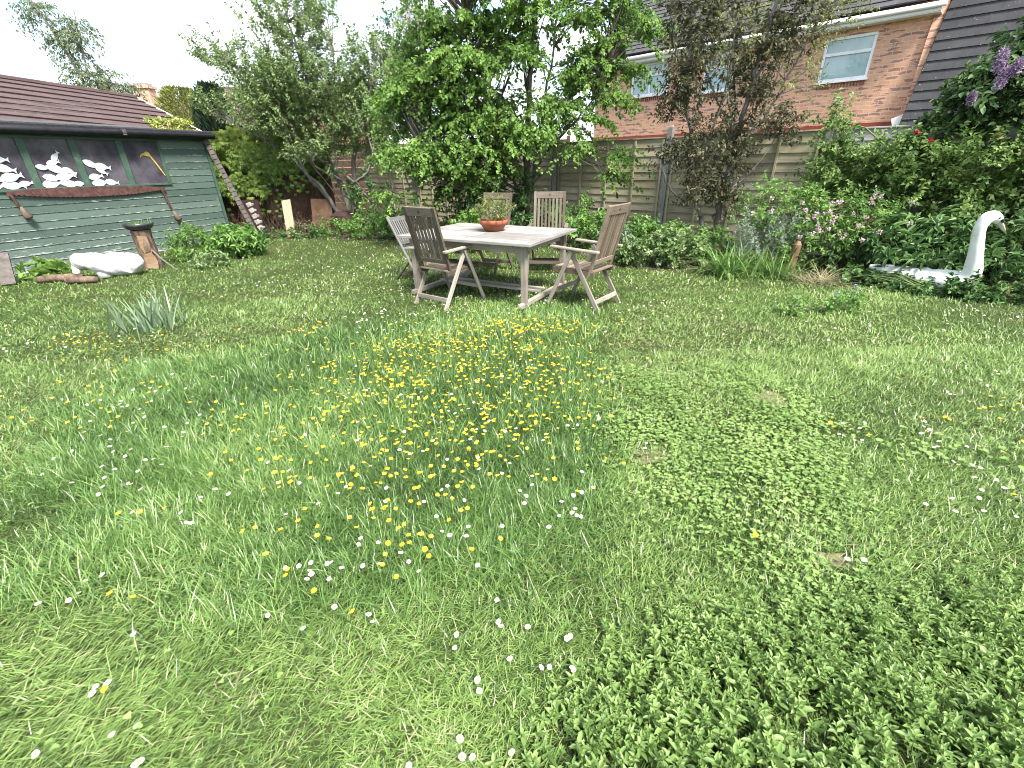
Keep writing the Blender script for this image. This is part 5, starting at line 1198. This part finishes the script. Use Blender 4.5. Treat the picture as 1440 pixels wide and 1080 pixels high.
plant('pale_foliage_plant', 'pale yellow-green low plant in front of the rounded clump', 'plant', (-5.05, 7.75, 0), [(-5.05, 7.75, .1, .32, .2, .11, 1)], M['lf_varieg'], M['greenstem'], None, 60, 16, (.05, .08), .4, (.06, .14), .4, .3, .002, .03, stems=8, limb_r=(.004, .002), crown='leaves', trunk='stems')
plant('dock_plant', 'broad pale-leaved weed beside the logs', 'plant', (-7.2, 7.1, 0), [(-7.2, 7.1, .1, .28, .25, .12, 1)], M['lf_katsura'], M['greenstem'], None, 26, 8, (.12, .2), .55, (.04, .1), .6, .4, .003, .03, stems=6, limb_r=(.004, .003), crown='leaves', trunk='stems', shape=LEAF6)
plant('brush_heap', 'low rounded heap of brown twigs in front of the rust-brown sheet', 'brush heap', (-4.95, 11.45, 0), [(-4.95, 11.45, .14, .38, .25, .2, 1)], M['straw'], M['bark_brown'], None, 260, 2, (.03, .05), .4, (.15, .35), .0, .3, .005, .03, stems=14, limb_r=(.012, .006), crown='dead_leaves', trunk='twigs')

# ------------------------------------------------------------------ lawn grass, meadow grass, clover and herb mats (nobody could count these)
MEADOW = [(-2.5, 1.95), (-3.3, 2.8), (-3.1, 3.5), (-2.2, 4.2), (-1.21, 4.64), (-0.15, 5.05), (1.03, 4.76), (0.58, 2.4), (0.36, 1.64), (0.12, 1.21), (-0.44, 1.13), (-1.04, 1.2), (-1.75, 1.4)]
HERB = [(0.03, 0.45), (0.04, 0.72), (0.36, 0.95), (0.69, 1.07), (1.05, 1.13), (1.56, 1.21), (2.5, 1.26), (2.6, .3), (.05, .3)]
CLOVER = [(0.91, 3.25), (1.7, 3.51), (1.77, 2.63), (1.78, 1.99), (1.59, 1.61), (1.21, 1.25), (0.78, 1.3), (0.66, 2.03), (0.61, 2.58)]
def wob_in(x, y, poly, a=.12):
    return in_poly(x + a * snoise(x, y, 2.5, 1), y + a * snoise(x, y, 2.5, 4), poly)
def bare(x, y):
    r = np.zeros(len(x), dtype=bool)
    for cx, cy, rx, ry in BARE: r |= ((x - cx) / (rx * 1.05)) ** 2 + ((y - cy) / (ry * 1.05)) ** 2 + .35 * snoise(x, y, 9, 2) < 1
    return r
def sample(n, y0, y1):
    y = np.sqrt(rng.uniform(y0 ** 2, y1 ** 2, n)) if y1 > 1.2 else rng.uniform(y0, y1, n)
    hw = 1.0 + 1.1 * y
    u = rng.uniform(-1, 1, n)
    side = rng.random(n) < .16      # thinner turf a step outside the frame
    return np.where(side, np.sign(u) * (hw + np.abs(u) * 1.5), u * hw), y
def on_lawn(x, y):
    left = x > -6.15 + (y - 10.95) * .445 - .15
    right = (x - 1.13) * -.6494 * -1 * .0 + ((x - 1.13) * (-.6494) + (y - 11.25) * (-.7604)) > .25
    return left & right & (y < 12.1)
def blades(x, y, Lr, lean, curv, wid, yaw, rnd, K=3):
    n = len(x)
    pts = [np.stack([x, y, np.full(n, -.004)], 1)]
    for k in range(1, K):
        ang = lean + curv * (k / (K - 1))
        pts.append(pts[-1] + np.stack([np.sin(ang) * np.cos(yaw), np.sin(ang) * np.sin(yaw), np.cos(ang)], 1) * (Lr / (K - 1))[:, None])
    P = np.stack(pts, 1); P[:, :, 2] = np.maximum(P[:, :, 2], -.004)
    yw = yaw + rng.normal(size=n) * .5
    S = np.stack([-np.sin(yw), np.cos(yw), np.zeros(n)], 1)
    wk = np.array([.8, 1., .0]) if K == 3 else np.array([.7, 1., .8, .0])
    V = []
    Lf = P[:, :-1] + S[:, None] * (wk[None, :-1] * wid[:, None] * .5)[..., None]; Rt = P[:, :-1] - S[:, None] * (wk[None, :-1] * wid[:, None] * .5)[..., None]
    V = np.concatenate([np.stack([Lf, Rt], 2).reshape(n, -1, 3), P[:, -1:]], 1)
    m = V.shape[1]; idx = np.arange(n * m).reshape(n, m)
    F4 = np.concatenate([idx[:, [2 * k, 2 * k + 1, 2 * k + 3, 2 * k + 2]] for k in range(K - 2)]); F3 = idx[:, [m - 3, m - 2, m - 1]]
    return (V.reshape(-1, 3), [F4, F3]), np.repeat(rnd, m)
LG = []; LGr = []; MG = []; MGr = []
for y0, y1, n, ws in [(.3, 1.2, 100000, .0034), (1.2, 2.2, 125000, .004), (2.2, 3.6, 140000, .0048), (3.6, 5.6, 115000, .0064), (5.6, 8.2, 85000, .0092), (8.2, 12.1, 50000, .013)]:
    n = int(n * GRASS)
    x, y = sample(n, y0, y1)
    ok = on_lawn(x, y) & ~(bare(x, y) & (rng.random(n) < .35)) & ~(wob_in(x, y, HERB, .10) & (rng.random(n) < .45)) & ~(wob_in(x, y, CLOVER, .2) & (rng.random(n) < .2))
    x, y = x[ok], y[ok]; n = len(x)
    md = wob_in(x + rng.normal(size=n) * .11, y + rng.normal(size=n) * .13, MEADOW, .3)
    tuft = snoise(x, y, 6, 3); big = snoise(x, y, 1.1, 6)
    # short, mown grass leans along the mower's track; meadow grass stands up in tufts
    trod = np.clip(1.2 - np.hypot((x + 1.4) / 1.3, (y - .9) / .9), 0, 1)
    flow = .55 + (1.1 - .8 * trod) * snoise(x, y, .9, 8) + .35 * snoise(x, y, 3.5, 2)
    yaw = flow + rng.normal(size=n) * (.95 - .45 * trod) + np.where(rng.random(n) < .35, math.pi, 0)
    rnd = .30 + .05 * trod + .16 * big + .13 * tuft + rng.normal(size=n) * .22 + .10 * snoise(x, y, 3.1, 9) + np.where(rng.random(n) < .022, .45, 0)
    rnd += .15 * np.exp(-((x - 2.2) ** 2 + (y - 4.6) ** 2) / 3.5) + .2 * np.exp(-((x - .62 - .1 * (y - 1.5)) ** 2 / .03 + (y - 1.6) ** 2 / .5)) + .12 * np.exp(-((x + 3.8) ** 2 + (y - 2.6) ** 2) / 1.5)
    a = ~md
    L_ = rng.uniform(.028, .072, n) * (1 + .25 * tuft)
    A, r_ = blades(x[a], y[a], L_[a], R(1) * np.clip(rng.uniform(18, 74, a.sum()) + 14 * trod[a], 0, 84), R(1) * rng.uniform(0, 50, a.sum()), rng.uniform(.6, 1.1, a.sum()) * ws, yaw[a], rnd[a]); LG.append(A); LGr.append(r_)
    b = md & (rng.random(n) < .8)
    if not b.any(): continue
    L_ = rng.uniform(.055, .155, n) * (1 + .3 * tuft)
    A, r_ = blades(x[b], y[b], L_[b], R(1) * rng.uniform(2, 48, b.sum()), R(1) * rng.uniform(5, 75, b.sum()), rng.uniform(.6, 1.12, b.sum()) * ws, rng.uniform(0, 6.28, b.sum()), rnd[b], 4); MG.append(A); MGr.append(r_)
V, F = join_arrays(LG); tag(np_mesh('grass', V, F, M['grass'], np.concatenate(LGr)), kind='stuff')
V, F = join_arrays(MG); tag(np_mesh('meadow_grass', V, F, M['grass_meadow'], np.concatenate(MGr)), kind='stuff')
# fine straw and clippings lying on the short turf
n = int(9000 * GRASS); x, y = sample(n, .35, 4.5); ok = on_lawn(x, y) & ((snoise(x, y, 1.6, 9) > .15) | bare(x, y)) & ~wob_in(x, y, HERB, .0) & ~in_poly(x, y, MEADOW); x, y = x[ok], y[ok]; n = len(x)
A, r_ = blades(x, y, rng.uniform(.03, .08, n), R(1) * rng.uniform(70, 88, n), R(1) * rng.uniform(0, 10, n), rng.uniform(.0014, .0028, n) * (1 + y * .25), rng.uniform(0, 6.28, n), rng.random(n))
A[0][:, 2] += .03 * (~np.repeat(bare(x, y), 5))
tag(np_mesh('grass_clippings', A[0], A[1], M['straw'], r_), kind='stuff')

# clover: three round leaflets on short stalks
def trefoil(x, y, z, r, rnd):
    n = len(x); P = np.stack([x, y, z], 1); yaw = rng.uniform(0, 6.28, n); U = nrm(np.array([0, 0, 1.]) + rv(n, .4)); parts = []
    for k in range(3):
        a = yaw + k * 2.094; d = np.stack([np.cos(a), np.sin(a), rng.uniform(-.1, .35, n)], 1)
        V, F, m = leaf_arrays(P, d, U, r, r * .95, LEAF6); parts.append((V, F))
    V, F = join_arrays(parts); return V, F, np.concatenate([np.repeat(rnd, 6)] * 3)
cx = rng.uniform(.1, 2.3, 34000); cy = rng.uniform(.9, 4.0, 34000); ok = wob_in(cx + rng.normal(size=34000) * .13, cy + rng.normal(size=34000) * .17, CLOVER, .3) & (~bare(cx, cy) | (rng.random(34000) < .12)) & (rng.random(34000) < np.clip(.55 + .75 * snoise(cx, cy, 3.2, 5), .05, 1)); cx, cy = cx[ok], cy[ok]
sx, sy = sample(9000, .4, 6); ok = on_lawn(sx, sy) & (snoise(sx, sy, 2.2, 7) > .12) & ~bare(sx, sy) & ~in_poly(sx, sy, HERB); sx, sy = sx[ok], sy[ok]
x = np.concatenate([cx, sx]); y = np.concatenate([cy, sy]); n = len(x)
V, F, r_ = trefoil(x, y, rng.uniform(.015, .065, n) * (1 + .3 * snoise(x, y, 5, 1)), rng.uniform(.007, .0135, n), rng.random(n) * .6 + .25 * snoise(x, y, 4, 5) + .2)
tag(np_mesh('clover_patch', V, F, M['lf_clover'], r_), kind='stuff')

# herb mat in the near corner: upright stems with opposite pointed leaves
hx = rng.uniform(-.15, 2.6, 16000); hy = rng.uniform(.28, 1.5, 16000)
ok = wob_in(hx + rng.normal(size=16000) * .07, hy + rng.normal(size=16000) * .07, HERB, .10) & ~bare(hx, hy); hx, hy = hx[ok], hy[ok]
d_ = np.ones(len(hx))
ok = rng.random(len(hx)) < np.clip(.44 + .36 * snoise(hx, hy, 7, 3), .05, 1); hx, hy = hx[ok], hy[ok]; n = len(hx)
fade = np.clip(1.35 - .5 * hy - .25 * np.maximum(0, .5 - hx), .55, 1.1); ed = in_poly(hx, hy - .09, HERB) & in_poly(hx - .1, hy, HERB); hh = fade * np.where(ed, 1, .55) * rng.uniform(.05, .12, n) * (1 + .25 * snoise(hx, hy, 4, 6)); pl = rng.uniform(.55, 1.25, n); yaw = rng.uniform(0, 6.28, n); tl = rv(n, .28); tl[:, 2] = 1; tl = nrm(tl)
base = np.stack([hx, hy, np.zeros(n)], 1); parts = []; RN = []; rs = rng.random(n) * .5 + .04 + np.where(rng.random(n) < .01, .4, 0) + .12 * snoise(hx, hy, 6, 2)
for k, t in enumerate((.25, .45, .62, .78, .9, 1.0)):
    for sgn in (0, math.pi):
        a = yaw + sgn + (math.pi / 2) * (k % 2) + rng.normal(size=n) * .25
        el = R(1) * (rng.uniform(0, 48, n) + 26 * (t > .85))
        d = np.stack([np.cos(a) * np.cos(el), np.sin(a) * np.cos(el), np.sin(el)], 1)
        L_ = fade * pl * rng.uniform(.019, .037, n) * (1.0 if t < .85 else .75)
        V, F, m = leaf_arrays(base + tl * (hh * t)[:, None], d, nrm(np.array([0, 0, 1.]) + rv(n, .25)), L_, L_ * rng.uniform(.32, .46, n), LEAF6)
        parts.append((V, F)); RN.append(np.repeat(rs + .12 * (t > .85) + rng.random(n) * .3, m))
V, F = tubes_np(np.stack([base, base + tl * hh[:, None]], 1), np.full((n, 2), .0011), 3); parts.append((V, F)); RN.append(np.full(len(V), .3))
V, F = join_arrays(parts); tag(np_mesh('herb_patch', V, F, M['lf_mint'], np.concatenate(RN)), kind='stuff')
# feathery rosettes in the turf
ux = rng.normal(size=60) * .22 + 2.35; uy = rng.normal(size=60) * .12 + 2.05
V, F, r_ = trefoil(ux, uy, rng.uniform(.02, .07, 60), rng.uniform(.012, .03, 60), rng.random(60) * .5 + .3)
tag(np_mesh('rosette_weeds', V, F, M['lf_clover'], r_), kind='stuff')

# ------------------------------------------------------------------ flowers
def gpt(u, v, z):
    d = fw * 630 + rt * (u - 720) - upv * (v - 540); k = (z - 1.5) / d.z
    return d.x * k, d.y * k
def flower_mesh(kind, seed, h):
    r = random.Random(seed); m = MB()
    lx, ly = r.uniform(-.25, .25) * h, r.uniform(-.25, .25) * h
    m.tube([(0, 0, 0), (lx * .3, ly * .3, h * .55), (lx, ly, h)], [.0011, .001, .0009], 4, mi=0)
    c = Vector((lx, ly, h)); tilt = Vector((r.uniform(-.35, .35), r.uniform(-.35, .35) - .1, 1)).normalized(); u_ = tilt.orthogonal().normalized(); v_ = tilt.cross(u_)
    if kind == 'daisy':
        n = 16
        for k in range(n):
            a = 2 * math.pi * k / n + r.uniform(-.1, .1); e = u_ * math.cos(a) + v_ * math.sin(a); f_ = tilt.cross(e); R_ = r.uniform(.0095, .0118)
            m.face([c + e * .003 - f_ * .0012, c + e * R_ * .85 - f_ * .0021 + tilt * .001, c + e * R_ + tilt * .0016, c + e * R_ * .85 + f_ * .0021 + tilt * .001, c + e * .003 + f_ * .0012], rnd=r.random(), mi=1)
        m.lathe([(.0042, .0), (.0038, .0018), (.002, .0028)], 8, (lx, ly, h), 2)
    else:
        for k in range(5):
            a = 2 * math.pi * k / 5 + r.uniform(-.1, .1); e = u_ * math.cos(a) + v_ * math.sin(a); f_ = tilt.cross(e); R_ = .0112
            m.face([c + e * .001, c + e * R_ * .7 - f_ * .0065 + tilt * .0035, c + e * R_ + tilt * .0062, c + e * R_ * .7 + f_ * .0065 + tilt * .0035], rnd=r.random(), mi=1)
        m.lathe([(.003, .001), (.0032, .003), (.001, .005)], 7, (lx, ly, h), 2)
    return m
mats_f = {'daisy': [M['stemg'], M['daisy'], M['disc']], 'buttercup': [M['stemg'], M['yellow'], M['disc']]}
BUT = [(186, 719), (205, 720), (238, 720), (297, 661), (316, 646), (281, 614), (335, 755), (352, 756), (362, 783), (395, 760), (453, 764), (440, 762), (410, 735), (437, 742), (411, 816), (449, 823), (403, 790), (154, 832), (193, 834), (138, 978), (488, 857), (548, 818), (518, 737), (550, 740), (560, 738), (568, 744), (538, 729), (596, 750), (604, 745), (583, 760), (580, 768), (574, 760), (557, 767), (607, 776), (612, 782), (535, 790), (528, 795), (547, 712), (555, 708), (597, 707), (520, 722), (536, 706), (400, 675), (405, 660), (407, 668), (420, 660), (390, 690), (500, 735), (515, 650), (650, 612), (657, 620), (664, 641), (672, 630), (692, 668), (713, 668), (757, 676), (763, 678), (771, 673), (828, 686), (829, 690), (804, 636), (790, 644), (628, 620), (641, 622), (652, 628), (660, 640), (700, 628), (718, 630), (695, 641), (728, 607), (735, 606), (645, 663), (560, 660), (1137, 0), (1323, 587), (1331, 588), (1414, 562), (1425, 567), (1390, 557), (1412, 571), (1392, 571), (1419, 575), (1405, 588), (1436, 622), (1405, 636), (1168, 597), (1175, 600), (1217, 610), (1420, 691), (1297, 589), (1063, 760), (703, 777), (674, 775), (345, 580), (340, 585), (330, 590), (322, 600), (320, 608), (305, 580), (302, 592), (292, 570), (395, 610), (438, 595), (448, 590), (436, 618), (452, 628)]
DAI = [(135, 965), (150, 962), (122, 978), (157, 1036), (192, 1018), (205, 1065), (198, 1072), (42, 1070), (187, 895), (124, 816), (137, 810), (110, 830), (100, 846), (50, 850), (640, 898), (641, 915), (668, 962), (677, 976), (714, 1050), (657, 1062), (658, 1064), (653, 1041), (574, 1075), (768, 942), (803, 896), (800, 900), (804, 933), (806, 937), (768, 941), (741, 886), (694, 877), (702, 877), (716, 922), (695, 842), (681, 793), (710, 731), (792, 730), (805, 728), (820, 730), (764, 738), (427, 879), (470, 858), (523, 865), (526, 870), (380, 866), (420, 790), (424, 793), (430, 798), (448, 800), (440, 817), (437, 825), (460, 798), (473, 801), (470, 806), (395, 806), (538, 768), (513, 760), (497, 776), (518, 785), (545, 797), (578, 783), (600, 798), (627, 742), (628, 750), (657, 750), (664, 750), (617, 732), (560, 775), (256, 737), (277, 727), (304, 687), (193, 722), (288, 707), (313, 690), (404, 720), (442, 712), (470, 700), (413, 686), (388, 690), (375, 651), (214, 645), (223, 660), (205, 683), (160, 640), (178, 640), (180, 680), (152, 682), (146, 698), (190, 627), (118, 612), (105, 635), (70, 647), (110, 680), (180, 600), (173, 570), (210, 550), (215, 553), (240, 545), (258, 550), (206, 565), (205, 541), (268, 613), (255, 612), (427, 618), (379, 605), (735, 705), (739, 705), (726, 686), (710, 665), (770, 667), (743, 677), (745, 675), (830, 680), (849, 590), (835, 585), (722, 598), (718, 615), (770, 621), (802, 600), (803, 600), (627, 640), (640, 580), (610, 603), (593, 548), (585, 545), (560, 552), (557, 560), (573, 608), (605, 617), (600, 635), (530, 655), (508, 618), (500, 625), (481, 683), (537, 691), (540, 715), (647, 708), (590, 700), (845, 533), (710, 532), (675, 537), (807, 697), (810, 720), (812, 700), (815, 712), (788, 703), (1301, 593), (1303, 600), (1300, 608), (1308, 607), (1315, 607), (1290, 610), (1305, 618), (1314, 620), (1311, 628), (1317, 626), (1305, 643), (1336, 648), (1346, 650), (1367, 654), (1380, 656), (1355, 627), (1362, 630), (1376, 672), (1402, 675), (1416, 686), (1420, 684), (1383, 690), (1381, 703), (1386, 720), (1335, 700), (1344, 721), (1286, 702), (1303, 707), (1377, 626), (1188, 595), (1193, 597), (1179, 610), (1205, 602), (1213, 593), (1200, 618), (1210, 620), (1332, 551), (1336, 553), (1345, 556), (1360, 564), (1365, 566), (1372, 565), (1388, 543), (1402, 525), (1404, 522), (1163, 478), (1133, 452), (1176, 462), (1310, 525), (1085, 535), (1117, 541), (1033, 543), (1070, 505), (1323, 463), (1326, 464), (1362, 430), (1376, 437), (1370, 434), (1380, 440), (1390, 447), (1395, 443), (1375, 455), (1430, 446), (1420, 448), (1427, 440), (1302, 445), (1300, 448), (1212, 787), (1220, 788), (1190, 783), (1432, 728), (1375, 533)]
def scatter(cl, n):
    out = []
    for _ in range(n):
        u, v, su, sv = random.choices([c[:4] for c in cl], [c[4] for c in cl])[0]
        out.append((random.gauss(u, su), random.gauss(v, sv)))
    return out
BUT = [b for b in BUT if b[1] > 100]
BUT += scatter([(670, 495, 85, 24, 6), (740, 458, 50, 10, 4.5), (620, 480, 60, 12, 2.5), (560, 520, 70, 30, 3), (780, 520, 40, 25, 2), (640, 560, 110, 30, 4), (480, 540, 55, 25, 2), (700, 600, 70, 30, 2.5), (540, 640, 70, 30, 1.6), (120, 478, 22, 7, 1.2), (140, 490, 50, 12, .7), (240, 490, 60, 12, .5), (440, 460, 25, 6, .5), (590, 690, 60, 25, .8), (60, 580, 40, 15, .3), (140, 560, 60, 25, .6), (390, 620, 60, 40, .6), (1400, 570, 25, 12, .2)], 1250)
DAI += scatter([(350, 400, 45, 12, 2.2), (430, 385, 60, 14, 2), (540, 445, 55, 14, 2), (500, 400, 70, 18, 1.5), (640, 430, 80, 12, 1.2), (900, 440, 40, 12, .8), (960, 425, 50, 12, .8), (650, 560, 120, 60, 1.6), (130, 470, 50, 15, .8), (200, 570, 70, 60, 1.5), (980, 480, 60, 20, .4), (1100, 430, 60, 12, .6), (1350, 450, 60, 12, .8), (30, 460, 30, 20, .4), (500, 370, 60, 14, 2.5), (700, 420, 70, 10, 1.4), (900, 400, 60, 8, 1)], 560)
def plant_flowers(kind, pts, labels, hr):
    meshes = [[flower_mesh(kind, 100 * k + j, h).build(kind, mats_f[kind]) for j in range(5)] for k, h in enumerate(hr)]
    pos = []
    for u, v in pts:
        x, y = gpt(u, v, .07)
        md = bool(in_poly(np.array([x]), np.array([y]), MEADOW)[0]); h = hr[1] if md else hr[0]
        x, y = gpt(u, v, h)
        if .35 < y < 9.5: pos.append((x, y, md))
    pos.sort(key=lambda p: math.hypot(p[0], p[1]))
    for i, (x, y, md) in enumerate(pos[:296]):
        src = random.choice(meshes[1 if md else 0])
        o = src.copy(); COL.objects.link(o); o.location = (x, y, 0); o.rotation_euler = (0, 0, random.uniform(0, 6.28)); s = random.uniform(.85, 1.15) * (.98 if kind == 'buttercup' else .9); o.scale = (s, s, random.uniform(.9, 1.12))
        lab = labels(x, y, md)
        tag(o, lab[0], kind, lab[1])
    rest = MB()
    V = []; Fs = []
    allm = MB()
    for x, y, md in pos[296:]:
        src = random.choice(meshes[1 if md else 0]).data; a = random.uniform(0, 6.28); s = random.uniform(.88, 1.12); i0 = len(allm.v)
        ca, sa = math.cos(a) * s, math.sin(a) * s
        for vv in src.vertices: allm.v.append((x + vv.co.x * ca - vv.co.y * sa, y + vv.co.x * sa + vv.co.y * ca, vv.co.z))
        for p in src.polygons:
            allm.f.append([i0 + q for q in p.vertices]); allm.uv.append([(0, 0)] * len(p.vertices)); allm.rnd.append(random.random()); allm.mi.append(p.material_index)
    if allm.v:
        o = allm.build('distant_' + kind + '_flowers', mats_f[kind]); tag(o, kind='stuff')
    for k in meshes:
        for o in k: bpy.data.objects.remove(o)
def lab_b(x, y, md):
    if x > 1.2: return ('buttercup in the mown lawn well beyond the clover mat, towards the swan' if y > 2.9 else 'buttercup among daisies in the mown lawn beside the clover mat', 'buttercups on the mown side')
    if not md: return ('buttercup in the short turf outside the long meadow grass', 'buttercups in the short turf')
    if y > 2.6: return ('yellow buttercup in the crowded far half of the meadow patch', 'buttercups in the far half of the meadow patch')
    return ('yellow buttercup in the near half of the meadow patch', 'buttercups in the near half of the meadow patch')
def lab_d(x, y, md):
    if md: return ('white daisy among the long grass and buttercups of the meadow patch', 'daisies in the meadow patch')
    if x > 1.0: return ('white daisy in the mown lawn beyond the clover and herb mats', 'daisies beyond the clover mat')
    if y < 1.4: return ('white daisy in the short turf just this side of the meadow patch', 'daisies in the near turf')
    return ('white daisy in the short turf on the shed side of the lawn', 'daisies on the shed side')
plant_flowers('buttercup', BUT, lab_b, (.075, .17))
plant_flowers('daisy', DAI, lab_d, (.055, .13))
